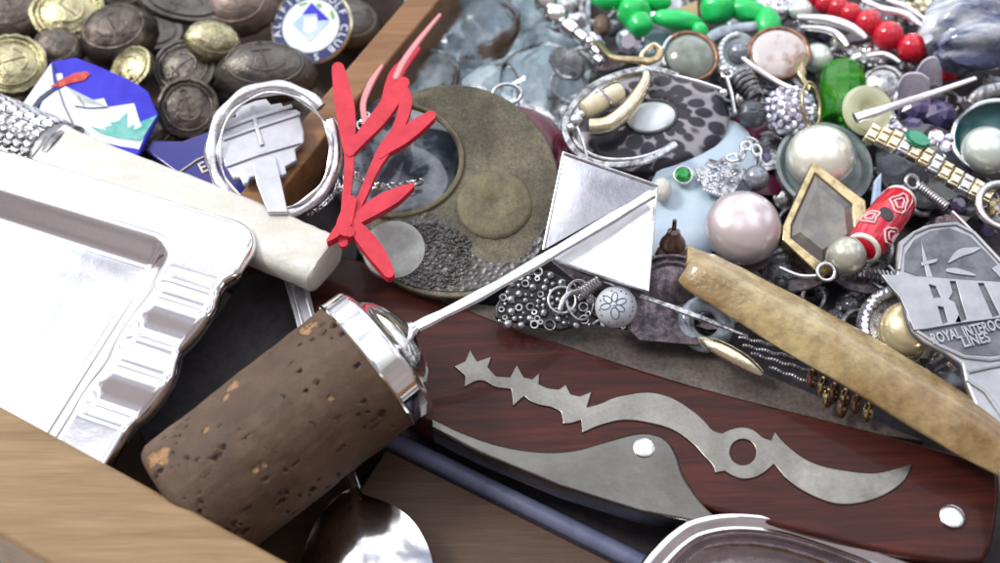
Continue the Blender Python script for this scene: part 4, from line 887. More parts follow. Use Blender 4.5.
for k in range(120):
    x, y = R.uniform(698, 744), R.uniform(160, 196)
    if abs(x-718)/26 + abs(y-178)/22 < .95: mb.ball(q.at(x, y, .0), R.uniform(.025, .045), 6, 4)
for k in range(9): mb.ball(q.at(704+k*3, 190+k*1.0, .02), .04, 6, 4)
mk('grain_relief', mb, silver2, t)
chain([P(733, 158, 2.5), P(741, 156, 2.5), P(745, 147, 2.55), P(752, 143, 2.5), P(757, 152, 2.5), P(758, 166, 2.4)], .13, silver2, 'few loose silver links joining the lace pendant and the dark pearl', w=.03)
pearl(756, 178, 13, 2.3, pearld, 'small dark grey pearl above the mauve pearl', .95)
pearl(743, 228, 38.5, 2.35, pearlm, 'large button shaped mauve pearl behind the tip of the horn', .72, nz=-.35)
p = P(821, 158, 2.3); t = thing('pearl_in_dish', 'largest white pearl set in a grey teal shell dish', 'pearl', p - V((0, 0, .7)))
mb = MB(); mb.ell(frame(p, (0, -.3, 1)), S(p)*35, S(p)*35, S(p)*27, 40, 24); mk('pearl', mb, pearlw, t)
mb = MB(); pq_ = P(823, 167, 1.95); mb.lathe(frame(pq_, (0, -.25, 1)), [(.3, -.35), (.75, -.3), (.92, -.1), (.93, .1), (.86, .12), (.74, .0), (.01, -.05)], 48); mk('dish', mb, tealg, t)
p = P(683, 175, 2.3); t = thing('green_rhinestone', 'tiny round green rhinestone on the edge of the milky plate', 'rhinestone', p); mb = MB(); r = S(p)*9
mb.lathe(frame(p, (0, -.3, 1)), [(r*.6, -r*.6), (r, 0), (r*.85, r*.3), (r*.5, r*.55), (.001, r*.58)], 9); mk('stone', mb, emer2, t, flat=True)
mb = MB(); mb.torus(frame(p, (0, -.3, 1)), r*1.02, .03); mk('setting', mb, silver2, t)
p = P(662, 190, 2.3); mb = MB(); mb.ell(frame(p, (0, -.3, 1)), S(p)*10, S(p)*13, S(p)*9, f=lambda u: 1+.08*noise.noise(u*3)); solo('frosted_bead', mb, mat('frosted_pale_bead', (.55, .56, .5), rough=.5, sss=.2), 'small frosted whitish bead behind the corner of the white metal lozenge', 'bead')
# amber finial
a, b = P(671, 262, 2.0), P(675, 217, 3.0); mb = MB(); l = (b-a).length; f_ = l/45
mb.lathe(frame(a, b-a), [(.05, 0), (11*f_, 0), (13*f_, 3*f_), (13.5*f_, 8*f_), (11.5*f_, 12*f_), (9*f_, 15*f_), (10.5*f_, 18*f_), (9*f_, 23*f_), (6*f_, 27*f_), (5*f_, 31*f_), (2*f_, 33*f_), (1.6*f_, 42*f_), (.01, 43*f_)], 28); solo('turned_finial', mb, amber, 'small dark amber brown turned finial standing at the tip of the horn', 'finial')
# gem in gold frame
q = Pl(822, 220, 2.5, .05, -.3); t = thing('kite_gem_brooch', 'kite shaped dark smoky gem in a worn gold frame below the white pearl', 'brooch', q.at(822, 220, -.3))
ko = [(813, 160), (866, 200), (872, 245), (822, 278), (782, 240), (783, 226)]; ki = [(815, 173), (852, 204), (856, 240), (822, 262), (791, 237), (792, 224)]
mb = MB(); mb.prism([q.pts(ko), q.pts(ki)], q.n, .3); mk('frame', mb, gold, t, bevel=.03)
mb = MB(); kc = (824, 218); rings = []
for k, h in ((1.04, -.25), (1.04, -.06), (.72, .05), (.68, .05), (.02, .03)): rings.append([q.at(kc[0]+(x-kc[0])*k, kc[1]+(y-kc[1])*k, h) for x, y in ki])
mb.loft(rings); mk('gem', mb, mat('smoky_gem', (.13, .125, .12), (.27, .25, .2), 1.6, .45, .65, rough=.1, coat=1, trans=.15), t, flat=True)
# red porcelain bead, grey pearl, loop
a, b = P(863, 249, 2.65), P(901, 198, 2.45); l = (b-a).length; r = S(a)*20; M = frame(a, b-a)
t = thing('porcelain_bead', 'red porcelain barrel bead painted with white flowers', 'bead', a - V((0, 0, .3)))
mb = MB(); mb.lathe(M, [(r*.55, -.02), (r*.85, .04), (r*.98, .2), (r*1.03, l*.5), (r*.98, l-.2), (r*.8, l-.04), (r*.5, l)], 28); mk('body', mb, redg, t)
mb = MB(); E = mb
def cyl(a_, z, rr=1.045): return M @ V((r*rr*cos(a_), r*rr*sin(a_), z))
ad = atan2((M.to_3x3().inverted() @ (CAM - a)).y, (M.to_3x3().inverted() @ (CAM - a)).x)
for cz, ca2 in ((l*.68, ad+.1), (l*.3, ad-.7), (l*.25, ad+.8)):
    for k in range(2): E.tube([cyl(ca2 + (.42-.2*k)*cos(x*.5)*(1+.3*sin(x*1.5+cz*9)), cz + (.21-.1*k)*sin(x*.5)*(1+.25*cos(x+ca2*3))) for x in range(13)], .022, 6, True)
mk('painted_flower', mb, mat('pinkish_white_paint', (.75, .45, .48), rough=.3), t)
mb = MB(); mb.torus(M @ Matrix.Translation((0, 0, l-.06)), r*.72, .06); mb.torus(M @ Matrix.Translation((0, 0, .04)), r*.75, .05); mk('end_rim', mb, mat('white_porcelain', (.75, .72, .68), rough=.3), t)
mb = MB(); mb.ell(frame(cyl(ad-.1, l*.42, 1.0), cyl(ad-.1, l*.42, 2)-cyl(ad-.1, l*.42, 1)), .13, .17, .03); mk('dark_spot', mb, blackm, t)
t = thing('wired_pearl', 'small grey pearl with a wire loop below the red porcelain bead', 'pearl', P(845, 257, 2.4)); p = P(846, 256, 2.75); mb = MB(); mb.ball(p, S(p)*20, 32, 20); mk('pearl', mb, pearlg, t)
mb = MB(); mb.torus(frame(P(826, 272, 2.75), (0, -.4, 1)), .15, .035); mb.tube(spline([P(820, 276, 2.6), P(800, 276, 2.5), P(780, 268, 2.4)], 4), .04, 6); mk('wire_loop', mb, silver2, t)
# smoky glass disc
p = P(925, 165, 2.0); s_ = S(p); mb = MB(); mb.lathe(frame(p, (0, -.2, 1)), [(s_*36, -.2), (s_*48, -.1), (s_*49, 0), (s_*45, .1), (s_*28, .16), (s_*20, .2), (s_*10, .32), (.01, .34)], 48); solo('smoky_glass_disc', mb, blkg, 'large smoky grey glass disc below the gold bracelet', 'glass disc')
mb = MB(); mb.torus(frame(P(912, 182, 2.6), (.3, -.5, 1)), .13, .04); a, b = P(920, 186, 2.6), P(946, 206, 2.55)
for k in range(12): mb.torus(frame(a.lerp(b, k/11), b-a), .075, .03, seg=12, rs=6)
solo('spring_clasp', mb, silver2, 'tiny silver spring clasp lying on the smoky glass disc', 'clasp')
mb = MB(); mb.tube([P(952, 212, 2.5), P(975, 235, 2.6)], .04, 6); solo('pin_wire', mb, silver2, 'thin straight wire between the clasp and the ship line spoon', 'wire')
for x, y, a_ in ((818+55, 196, 70), (880, 175, 60)):
    pass
mb = MB(); q = Pl(876, 190, 2.2, .3, -.3); mb.prism([q.pts([(872, 212), (876, 180), (882, 172), (881, 200), (876, 214)])], q.n, .1); solo('blue_shard', mb, sky_e, 'narrow pale blue shard standing right of the kite gem', 'shard', bevel=.02)
# gold link bracelet
t = thing('gold_bracelet', 'pale gold block link bracelet set with a green stone above the smoky glass disc', 'bracelet', P(925, 160, 2.3))
a, b = P(872, 134, 2.95), P(988, 192, 2.7); n_ = 12; dr_ = (b-a).normalized()
for k in range(n_):
    p = a.lerp(b, k/(n_-1)) + V((0, 0, .1*sin(k*.5))); mb = MB(); M = frame(p, (0, -.35, 1), dr_)
    w = .36 if k != 2 else .4; mb.box(M, .20, w, .2); mb.box(M @ Matrix.Translation((0, w*.28, .1)), .17, w*.3, .08); mb.box(M @ Matrix.Translation((0, -w*.2, .1)), .17, w*.34, .08); mk('link', mb, pgold if k not in (3, 6, 9) else silver2, t, bevel=.025)
p = P(918, 139, 3.15); mb = MB(); mb.lathe(frame(p, (0, -.35, 1), dr_), [(.18, -.1), (.25, -.02), (.2, .06), (.001, .07)], 12, sy=.6); mk('green_stone', mb, emer, t, flat=True)
mb = MB()
for dx, dy, r in ((937, 137, .17), (946, 146, .12), (950, 138, .10)): p = P(dx, dy, 3.0); mb.lathe(frame(p, (R.uniform(-.3, .3), -.35, 1)), [(r*.6, -r*.6), (r, 0), (r*.6, r*.5), (.001, r*.55)], 8)
mk('clear_stone', mb, crys, t, flat=True)
# swirled glass bead, ribbons, purple stones
p = P(976, 26, 2.6); s_ = S(p); mb = MB(); mb.ell(frame(p, (.2, -.3, 1), (1, .6, 0)), s_*60, s_*46, s_*42, 56, 30, f=lambda u: 1 + .07*sin(7*atan2(u.y, u.z)+u.x*3) ); solo('swirled_glass_bead', mb, swirl, 'very large glossy grey and blue swirled glass bead in the top right corner', 'bead')
for i, (L, w, lab) in enumerate([([(896, 92), (903, 80), (918, 78), (928, 84)], 9, 'lower lilac folded metal ribbon beside the silver pin'), ([(914, 78), (922, 66), (934, 62), (940, 74)], 11, 'upper lilac folded metal ribbon with white edge touching the glass bead')]):
    q = Pl(L[1][0], L[1][1], 2.5, 0, -.3); mb = MB(); c = spline([V((*p_, 0)) for p_ in L], 6)
    rings = []
    for p_ in c:
        pt = q.at(p_.x, p_.y, .1); rings.append([pt + V((0, 0, .12)), pt + V((0, .06, .12)), pt + V((.1, -.25, -.35)), pt + V((.1, -.31, -.35))])
    mb.loft(rings); solo('metal_ribbon', mb, lilac, lab, 'ribbon', bevel=.02)
for x, y, r, z, lab in ((914, 110, 17, 2.1, 'dark purple faceted stone right of the yellow disc bead'), (938, 116, 20, 2.0, 'brownish purple faceted stone touching the teal dish'), (912, 128, 14, 2.1, 'small deep purple stone above the green bracelet stone')):
    p = P(x, y, z); mb = MB(); s_ = S(p)*r; mb.ell(frame(p, (R.uniform(-.4, .4), -.3, 1)), s_*1.1, s_*.85, s_*.8, 7, 5); solo('purple_stone', mb, purp, lab, 'stone', 'purple stones below the silver pin', flat=True)
q = Pl(897, 124, 2.6, 0, -.3); t = thing('triangle_stud', 'tiny triangular silver stud with clear stones next to the yellow disc bead', 'stud', q.at(897, 124, -.1)); mb = MB(); mb.prism([q.pts([(884, 130), (892, 112), (910, 134)])], q.n, .12); mk('plate', mb, silver2, t, bevel=.02)
mb = MB()
for x, y in ((893, 118), (890, 127), (898, 128), (904, 131)): p = q.at(x, y, .05); mb.lathe(frame(p, q.n), [(.08, -.03), (.08, .02), (.04, .07), (.001, .075)], 7)
mk('stones', mb, crys, t, flat=True)
# teal dish with pearl
q = Pl(990, 132, 2.4, -.05, -.2); t = thing('teal_dish_earring', 'dark teal dish with silver rim holding a grey pearl at the right edge', 'earring', q.at(990, 135, -.4))
mb = MB(); rings = []
for k, h in ((.3, -.35), (.9, -.2), (1, -.02), (1, .03), (.95, .03), (.9, -.08), (.6, -.22), (.02, -.26)): rings.append([q.at(x, y, h) for x, y in ellpx(995, 136, 44*k, 36*k, -8, 48)])
mb.loft(rings); mk('dish', mb, teald, t)
mb = MB(); mb.tube([q.at(x, y, .03) for x, y in ellpx(995, 136, 43, 35, -8, 48)], .05, 8, True); mk('rim', mb, silver, t)
mb = MB(); p = q.at(987, 150, .1); mb.ell(frame(p, (0, -.3, 1)), S(p)*26, S(p)*25, S(p)*20, 32, 20); mk('pearl', mb, pearlb, t)
mb = MB(); mb.tube(spline([P(972, 104, 2.3), P(985, 92, 2.5), P(1010, 86, 2.5)], 6), .16, 10, flat=.6, up=(0, -.3, 1)); solo('silver_rim_piece', mb, dsilver, 'curved grey metal rim just above the teal dish', 'metal piece')
mb = MB(); p = P(1003, 206, 2.8); mb.torus(frame(p, (0, -.2, 1)), S(p)*24, S(p)*4, S(p)*25, 48, 10); solo('silver_finger_ring', mb, silver2, 'plain silver finger ring cut by the right edge', 'ring')
cluster('gold_nugget_piece', 1000, 214, 14, 14, 2.0, 14, .08, .14, gold, 'rough gold piece inside the silver finger ring', 'brooch')
# ------------------------------------------------------------------ horn
hz = 2.95
cl = spline([P(686, 262, hz-.05), P(712, 278, hz), P(770, 310, hz), P(840, 350, hz), P(920, 398, hz-.05), P(985, 438, hz-.1), P(1040, 476, hz-.2)], 10)
mb = MB(); rings = []; n_ = len(cl)
for i, p in enumerate(cl):
    t_ = i/(n_-1); tg = (cl[min(i+1, n_-1)]-cl[max(i-1, 0)]).normalized(); w = tg.cross(V((0, 0, 1))).normalized()
    hwp = 18.5 + 8.5*sst(0, .12, t_) + 7*sst(.1, .5, t_) - 9*sst(.75, 1, t_)
    hw = S(p)*hwp; hh = hw*.55; ring = []
    for k in range(32):
        a = 2*pi*k/32; cx_ = cos(a); x = cx_*hw; rg0 = .12; y = (hh*1.2*min((1 + cx_)/(1 + rg0), (1 - cx_)/(1 - rg0))**.75 if sin(a) > 0 else sin(a)*hh*.9)
        d = 1 + .05*noise.noise(V((cos(a), sin(a), i*.12))*1.5)
        ring.append(p + w*x*d + V((0, 0, 1))*y*d)
    if i == 0: ring = [q + (w*((q-p).dot(w))*.0) for q in ring]
    rings.append(ring)
for k_ in range(3):
    d_ = (cl[1]-cl[0]).normalized()
    rings[0] = [p_ + d_*0 for p_ in rings[0]]
tg0 = (cl[3]-cl[0]).normalized(); w0 = tg0.cross(V((0, 0, 1)))
for r_i, am in ((0, 1.0), (1, .8), (2, .5), (3, .25)): rings[r_i] = [p_ + tg0*am*.75*((p_-cl[r_i]).dot(w0)) for p_ in rings[r_i]]
mb.loft(rings); solo('horn_toggle', mb, horn, 'long brown yellow polished horn piece lying diagonally on the right', 'horn', bevel=.05)
# ------------------------------------------------------------------ shipping line spoon
q = Pl(940, 290, 3.25, -.05, -.12)
t = thing('souvenir_spoon', 'grey metal souvenir spoon head with embossed ship line lettering and crest', 'spoon', q.at(950, 300, -.3))
body = [(897, 270), (897, 256), (899, 241), (911, 232), (924, 225), (940, 222), (956, 221), (967, 226), (977, 233), (990, 246), (1003, 261), (1040, 292), (1052, 340), (1050, 400), (1046, 470), (1030, 560), (1012, 560), (1004, 505), (1000, 470), (985, 430), (974, 402), (965, 380), (962, 364), (944, 352), (924, 342), (912, 331), (906, 318), (902, 298), (893, 284)]
mb = MB(); mb.prism([q.pts(body)], q.n, .16); mk('plate', mb, pewter, t, bevel=.045)
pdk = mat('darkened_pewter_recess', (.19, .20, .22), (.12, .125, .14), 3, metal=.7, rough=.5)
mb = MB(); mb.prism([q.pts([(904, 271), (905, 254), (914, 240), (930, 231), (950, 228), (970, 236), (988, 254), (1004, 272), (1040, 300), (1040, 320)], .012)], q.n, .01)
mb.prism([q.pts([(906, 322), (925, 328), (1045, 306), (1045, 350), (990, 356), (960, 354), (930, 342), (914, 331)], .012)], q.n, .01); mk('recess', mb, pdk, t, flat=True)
mb = MB(); mb.tube([q.at(*c_, .01) for c_ in [(899, 270), (902, 246), (914, 233), (930, 226.5), (956, 224), (974, 233), (990, 250), (1006, 267)]], .035, 8)
mb.tube([q.at(*c_, .01) for c_ in [(904, 300), (909, 320), (918, 332), (940, 346), (964, 357), (990, 360), (1040, 352)]], .04, 8)
mb.tube([q.at(*c_, .01) for c_ in [(968, 372), (990, 367), (1045, 358)]], .04, 8); mb.tube([q.at(*c_, .01) for c_ in [(967, 380), (985, 392), (1005, 420), (1020, 470), (1026, 540)]], .035, 8); mk('raised_edge', mb, pewter, t)
# banner with the big letters cut out between
ban = [(881, 274), (900, 275), (933, 277), (970, 280), (1045, 284), (1045, 310), (1000, 318), (960, 323), (926, 329), (914, 330), (907, 312), (900, 297), (890, 286)]
s1_ = [(929, 284), (936, 286), (941, 297), (934, 298)]; s2_ = [(938, 306), (944, 307), (948, 322), (943, 324)]
s3_ = [(950, 281), (956, 281), (961, 300), (967, 319), (962, 321), (957, 308), (955, 302), (949, 299), (953, 292)]; s4_ = [(978, 283), (984, 283), (1000, 315), (993, 317)]
s5_ = [(1006, 285), (1040, 286), (1044, 304), (1016, 308)]
mb = MB(); mb.prism([q.pts(x, .07) for x in (ban, s1_, s2_, s3_, s4_, s5_)], q.n, .065); mk('letter_banner', mb, pewter, t, bevel=.012)
mb = MB(); mb.prism([q.pts(x, .006) for x in ([(925, 280), (1044, 283), (1044, 312), (930, 328)],)], q.n, .004); mk('banner_ground', mb, pdk, t, flat=True)
mb = MB()
for L in ([(921, 243), (929, 263), (933, 277)], ): mb.prism([q.pts([(921, 240), (926, 256), (933, 277), (927, 277), (923, 260)], .04)], q.n, .035)
mb.prism([q.pts([(921, 262), (938, 258), (937, 262), (922, 266)], .045)], q.n, .035)
mb.prism([q.pts(ribbon([(949, 262), (960, 253), (972, 250), (980, 248)], [1, 4, 3, 1]), .04)], q.n, .035)
mb.prism([q.pts(ribbon([(948, 270), (958, 271), (975, 275)], [2, 3, 1]), .04)], q.n, .035)
mb.prism([q.pts([(992, 268), (1002, 262), (1000, 272), (1020, 280), (1000, 277)], .04)], q.n, .035)
mk('crest_relief', mb, pewter, t, bevel=.008)
mb = MB(); xd = q.at(1000, 330) - q.at(940, 344); xd2 = q.at(990, 332, .03); sh = frame(q.at(975, 338, .03), q.n, q.at(1000, 327) - q.at(932, 344))
mb.text('ROYAL INTEROCEAN', frame(q.at(931, 340, .035), q.n, q.at(1010, 322.5) - q.at(931, 340)), .26, .02, 'LEFT', xs=.60, off=.006)
mb.text('LINES', frame(q.at(962, 343.5, .035), q.n, q.at(1010, 333) - q.at(931, 350)), .25, .02, 'LEFT', xs=.75, off=.006); mk('lettering', mb, pewter, t)
# ------------------------------------------------------------------ gold pearl earring with rhinestone rim
q = Pl(897, 326, 2.35, -.1, -.3); t = thing('pearl_earring', 'round earring with golden pearl and arc of clear rhinestones beside ship line spoon', 'earring', q.at(900, 328, -.4))
mb = MB(); rings = []
for k, h in ((.5, -.3), (.98, -.2), (1, 0), (.93, .06), (.74, .04), (.68, -.08), (.02, -.1)): rings.append([q.at(x, y, h) for x, y in ellpx(900, 326, 44*k, 42*k, 0, 48)])
mb.loft(rings); mk('setting', mb, dsilver, t)
mb = MB()
for k in range(16):
    a = radians(110 + k*10); p = q.at(900 + 36*cos(a), 326 - (36*sin(a)), .06); mb.lathe(frame(p, q.n), [(.10, -.05), (.10, .0), (.06, .06), (.001, .065)], 8)
mk('rhinestones', mb, crys, t, flat=True)
p = q.at(906, 330, .12); mb = MB(); mb.ell(frame(p, q.n), S(p)*27, S(p)*29, S(p)*22, 32, 20); mk('pearl', mb, pearly, t)
mb = MB()
for L in ([(925, 362), (934, 348), (944, 356)], [(930, 368), (946, 360), (958, 368)]): mb.tube(spline([P(x, y, 2.6) for x, y in L], 6), .1, 8)
solo('silver_scrap', mb, silver, 'small curled silver piece between the golden pearl and the horn', 'metal piece')
mb = MB(); mb.ell(frame(P(950, 374, 2.2), (.2, -.3, 1)), .42, .3, .25, 24, 14, f=lambda u: 1+.1*noise.noise(u*2)); solo('grey_glass_bead', mb, grayb, 'grey blue glass bead hiding under the edge of the ship line spoon', 'bead')
# ------------------------------------------------------------------ under the lozenge
q = Pl(550, 300, 2.25, 0, -.3); t = thing('filigree_cluster', 'tarnished silver filigree brooch with many domed knobs beneath the pin', 'brooch', q.at(545, 300, -.2))
mb = MB(); mb.prism([q.pts([(495, 306), (508, 286), (524, 274), (548, 270), (574, 282), (588, 300), (590, 322), (560, 330), (495, 318)])], q.n, .12); mk('plate', mb, mat('blackened_silver', (.05, .05, .05), metal=.7, rough=.4), t, bevel=.03)
mb = MB(); mr = MB(); pts = []
for k in range(2500):
    x, y = R.uniform(498, 590), R.uniform(272, 326)
    if y < 306 - (x-495)*1.3 or y < 272 + max(0, x-552)*.75: continue
    r = R.uniform(.035, .10); p = q.at(x, y, .02)
    if all((p-a).length > (r+b)*1.0 for a, b in pts):
        pts.append((p, r)); (mb.ball(p, r, 10, 7) if len(pts) % 3 else mb.torus(frame(p + q.n*.03, q.n + V((R.uniform(-.3, .3), 0, 0))), r, .02, seg=14, rs=6))
    if len(pts) > 260: break
mk('knobs', mb, dsilver, t); mr.bm.free()
for M_, a_, b_ in ((frame(q.at(562, 300, .1), q.n), .24, .24), (frame(q.at(580, 300, .12), q.n + V((.4, 0, 0))), .26, .36)): mr = MB(); mr.torus(M_, a_, .026, b_); mk('wire_ring', mr, silver2, t)
mb = MB(); a, b = P(580, 294, 2.4), P(598, 282, 2.5)
for k in range(8): mb.torus(frame(a.lerp(b, k/7), b-a), .1, .028, seg=12, rs=6)
mb.tube(spline([P(560, 310, 2.5), P(566, 296, 2.6), P(580, 291, 2.5)], 5), .05, 8); solo('coiled_ear_hook', mb, silver2, 'coiled silver ear hook left of the carved white bead', 'ear wire')
p = P(616, 307, 2.55); r = S(p)*21; t = thing('carved_bead', 'round pale bluish white bead engraved with a dark flower outline', 'bead', p - V((0, 0, r)))
mb = MB(); mb.ball(p, r, 36, 24); mk('body', mb, mat('carved_white_bead', (.60, .64, .70), (.52, .56, .62), 4, rough=.4, bs=10, bd=.01, sss=.1), t)
vd = (CAM - p).normalized(); Mb = frame(p, vd); mb = MB()
def sp_(x, y): z = sqrt(max(0, 1 - x*x - y*y)); return Mb @ (V((x, y, z))*r*1.003)
for ang, ln in ((-80, .62), (80, .5), (20, .55), (-30, .5), (140, .5), (195, .55)):
    c, s_ = cos(radians(ang)), sin(radians(ang)); L = []
    for k in range(17):
        a = 2*pi*k/16; u = ln*(.55 + .45*cos(a)) + .08; v_ = .19*sin(a)*(1 if ln > .6 else .7); L.append(sp_(-.12 + u*c - v_*s_, .12 + u*s_ + v_*c))
    mb.tube(L[:-1], r*.028, 5, True)
for k in range(14): a = k*2.4; mb.ball(sp_(.78*cos(a), .78*sin(a)), r*.05, 6, 4)
mk('engraved_flower', mb, mat('engraving_grey', (.12, .14, .19), rough=.6), t)
mb = MB(); mb.ball(sp_(-.12, .12), r*.08, 8, 6); mk('centre_dot', mb, wen, t)
# dark plate edge, pewter disc, steel bar, glass ring, brass crescent
mb = MB(); q = Pl(620, 290, 2.35, 0, -.1); mb.prism([q.pts([(552, 262), (650, 300), (690, 318), (700, 345), (640, 340), (600, 300)])], q.n, .05); solo('dark_metal_plate', mb, plum, 'thin dark metal plate under the white metal lozenge', 'metal plate', bevel=.01)
q = Pl(672, 286, 2.35, .05, -.3); s_ = S(q.o); mb = MB(); mb.lathe(frame(q.o, q.n), [(s_*30, -.2), (s_*42, -.12), (s_*43, 0), (s_*39, .04), (s_*36, .0), (s_*30, .05), (s_*26, .02), (s_*14, .1), (.01, .12)], 48, sy=.8); solo('plum_disc', mb, plum, 'dark plum coloured metal disc below the amber finial', 'disc')
mb = MB(); mb.tube([P(640, 296, 2.75), P(690, 314, 2.8), P(748, 336, 2.75)], [.04, .07, .03], 8, flat=.7, up=(0, 0, 1)); solo('steel_bar', mb, dsilver, 'thin dark steel bar pointing from the lozenge corner under the horn', 'bar')
mb = MB(); mb.torus(frame(P(706, 324, 2.2), (.1, -.4, 1)), .36, .15, .36, 40, 14); solo('glass_ring', mb, grayb, 'blue grey glossy glass ring under the steel bar', 'ring')
mb = MB(); mb.tube(spline([P(700, 338, 2.35), P(716, 346, 2.45), P(745, 362, 2.4), P(762, 374, 2.3)], 6), [.05 + .09*sin(pi*i/18) for i in range(19)], 10, flat=.5, up=(0, -.4, 1)); solo('brass_strip', mb, pgold, 'pale brass crescent strip along the edge of the knife blade', 'metal strip')
for i, (a, b) in enumerate([((744, 346), (800, 360)), ((752, 354), (812, 372)), ((770, 368), (830, 390)), ((740, 338), (792, 350))]):
    mb = MB(); A_, B1_ = P(*a, 2.2), P(*b, 2.2); n_ = 22
    for k in range(n_): mb.ball(A_.lerp(B1_, k/(n_-1)) + V((0, 0, .02*sin(k))), .042, 7, 5)
    solo('seed_bead_strand', mb, dsilver, 'fine dark strand of tiny metal seed beads between the horn and the knife blade', 'beads', 'dark seed bead strands beside the horn')
for i, (x, y) in enumerate([(812, 378), (823, 386), (834, 392), (845, 398), (856, 404), (828, 398), (842, 408), (868, 412)]):
    p = P(x, y, 2.25); mb = MB(); mb.torus(frame(p, (.8, -.4, .4)), .13, .05, seg=18, rs=8); solo('bronze_link', mb, gold if i % 2 else copper, 'small bronze spiral link between the horn and the knife blade', 'link', 'bronze links beside the horn')
# ------------------------------------------------------------------ small loose trinkets deep in the heap (world positions inside the box)
kinds = []
def proto(fn, *a): kinds.append((fn, a))
def f_bead(p, n, s_): mb = MB(); mb.ell(frame(p, n), .16*s_, .16*s_, .14*s_, 16, 10); return mb
def f_ring(p, n, s_): mb = MB(); mb.torus(frame(p, n), .28*s_, .045*s_, seg=28, rs=8); return mb
def f_disc(p, n, s_):
    mb = MB(); mb.lathe(frame(p, n), [(.2*s_, -.05), (.34*s_, -.04), (.35*s_, .01), (.3*s_, .03), (.27*s_, .0), (.15*s_, .06), (.01, .08)], 24); return mb
def f_stone(p, n, s_): mb = MB(); mb.lathe(frame(p, n), [(.1*s_, -.12*s_), (.2*s_, 0), (.17*s_, .06*s_), (.1*s_, .1*s_), (.001, .1*s_)], 8); return mb
def f_coil(p, n, s_):
    mb = MB(); M = frame(p, n)
    mb.tube([M @ V((-.25*s_ + .5*s_*k/60, .07*s_*cos(k*.9), .07*s_*sin(k*.9))) for k in range(61)], .02*s_, 6); return mb
def f_leaf(p, n, s_):
    mb = MB(); M = frame(p, n); L = [(-.4, 0), (-.2, .13), (.05, .16), (.25, .1), (.42, 0), (.25, -.1), (.05, -.16), (-.2, -.13)]
    mb.prism([[M @ V((x*s_, y*s_, 0)) for x, y in L]], M.to_3x3() @ V((0, 0, 1)), .05); return mb
FK = [(f_bead, pearld, 'tiny dark pearl bead lying deep in the jewellery heap', 'dark pearl beads deep in the heap', 'bead', 'loose_bead'),
      (f_ring, dsilver, 'small tarnished jump ring lying deep in the jewellery heap', 'tarnished jump rings deep in the heap', 'ring', 'jump_ring'),
      (f_disc, dsilver, 'small dull silver stud disc lying deep in the jewellery heap', 'silver stud discs deep in the heap', 'stud', 'stud_disc'),
      (f_stone, crys, 'loose clear faceted stone lying deep in the jewellery heap', 'clear stones deep in the heap', 'stone', 'loose_stone'),
      (f_coil, silver2, 'short piece of silver spiral wire deep in the jewellery heap', 'silver spirals deep in the heap', 'wire', 'wire_spiral'),
      (f_leaf, plum, 'small dark metal leaf lying deep in the jewellery heap', 'dark metal leaves deep in the heap', 'charm', 'leaf_charm'),
      (f_stone, purp, 'loose dark purple faceted stone deep in the jewellery heap', 'dark purple stones deep in the heap', 'stone', 'loose_stone'),
      (f_bead, blkg, 'smoky glass bead lying deep in the jewellery heap', 'smoky glass beads deep in the heap', 'bead', 'loose_bead')]
pos = []
def fill(n, x0, x1, y0, y1, z0, z1, smin=.7, smax=1.3, wts=None):
    for k in range(n):
        x, y = R.uniform(x0, x1), R.uniform(y0, y1); p = P(x, y, R.uniform(z0, z1))
        if any((p-o_).length < .17 for o_ in pos): continue
        pos.append(p); i = R.choice(wts or range(len(FK))); f, m, lab, grp, cat, nme = FK[i]
        s_ = R.uniform(smin, smax); nn = V((R.uniform(-.6, .6), R.uniform(-.8, .3), 1))
        solo(nme, f(p, nn, s_), m, lab, cat, grp, flat=(f is f_stone))
fill(95, 560, 1000, 0, 120, 1.3, 1.95, .8, 1.6)
fill(95, 650, 990, 60, 290, 1.25, 1.85, .8, 1.6)
fill(36, 690, 900, 250, 330, 1.1, 1.6, .8, 1.4, [1, 2, 4, 5, 0, 7])
fill(30, 590, 860, 290, 345, 1.1, 1.45, .8, 1.4, [1, 2, 4, 5, 5, 7])
fill(14, 930, 1000, 180, 260, 1.3, 1.8, .9, 1.5)
# the dark bed that carries them: crumpled sheet added to keep the gaps dark
mb = MB(); o0 = r0.copy(); o0.z = 0
def bed(u, v):
    p = o0 + UD*u + VD*v; q_ = V((p.x*.9, p.y*.9, 0)); e = min(u - (bl+.3), 23.6 - u, v - (b0[1]+.35), 23.6 - v)
    p.z = .3 + (.75 + .28*noise.noise(q_) + .10*noise.noise(q_*3))*sst(0, 1.2, e); return p
mb.grid(bed, 90, 90, bl+.3, 23.6, b0[1]+.35, 23.6); solo('dark_gap_sheet', mb, liner, 'crumpled dark sheet added to darken the gaps beneath all the jewellery', 'cloth')
# bed of dark buttons: brown felt in the upper left compartment
mb = MB()
def bed2(u, v):
    p = o0 + UD*u + VD*v; q_ = V((p.x*.8, p.y*.8, 4)); e = min(u+15.8, cu - wd/2 - .05 - u, v - 5, 23.8 - v)
    p.z = .05 + (.75 + .3*noise.noise(q_))*sst(0, 1.0, e); return p
mb.grid(bed2, 60, 60, -15.8, cu - wd/2 - .05, 5, 23.8); solo('brown_cloth', mb, mat('brown_felt', (.05, .03, .025), (.035, .022, .02), 4, rough=.9, bs=20), 'dark brown felt under the heap of metal buttons', 'cloth')
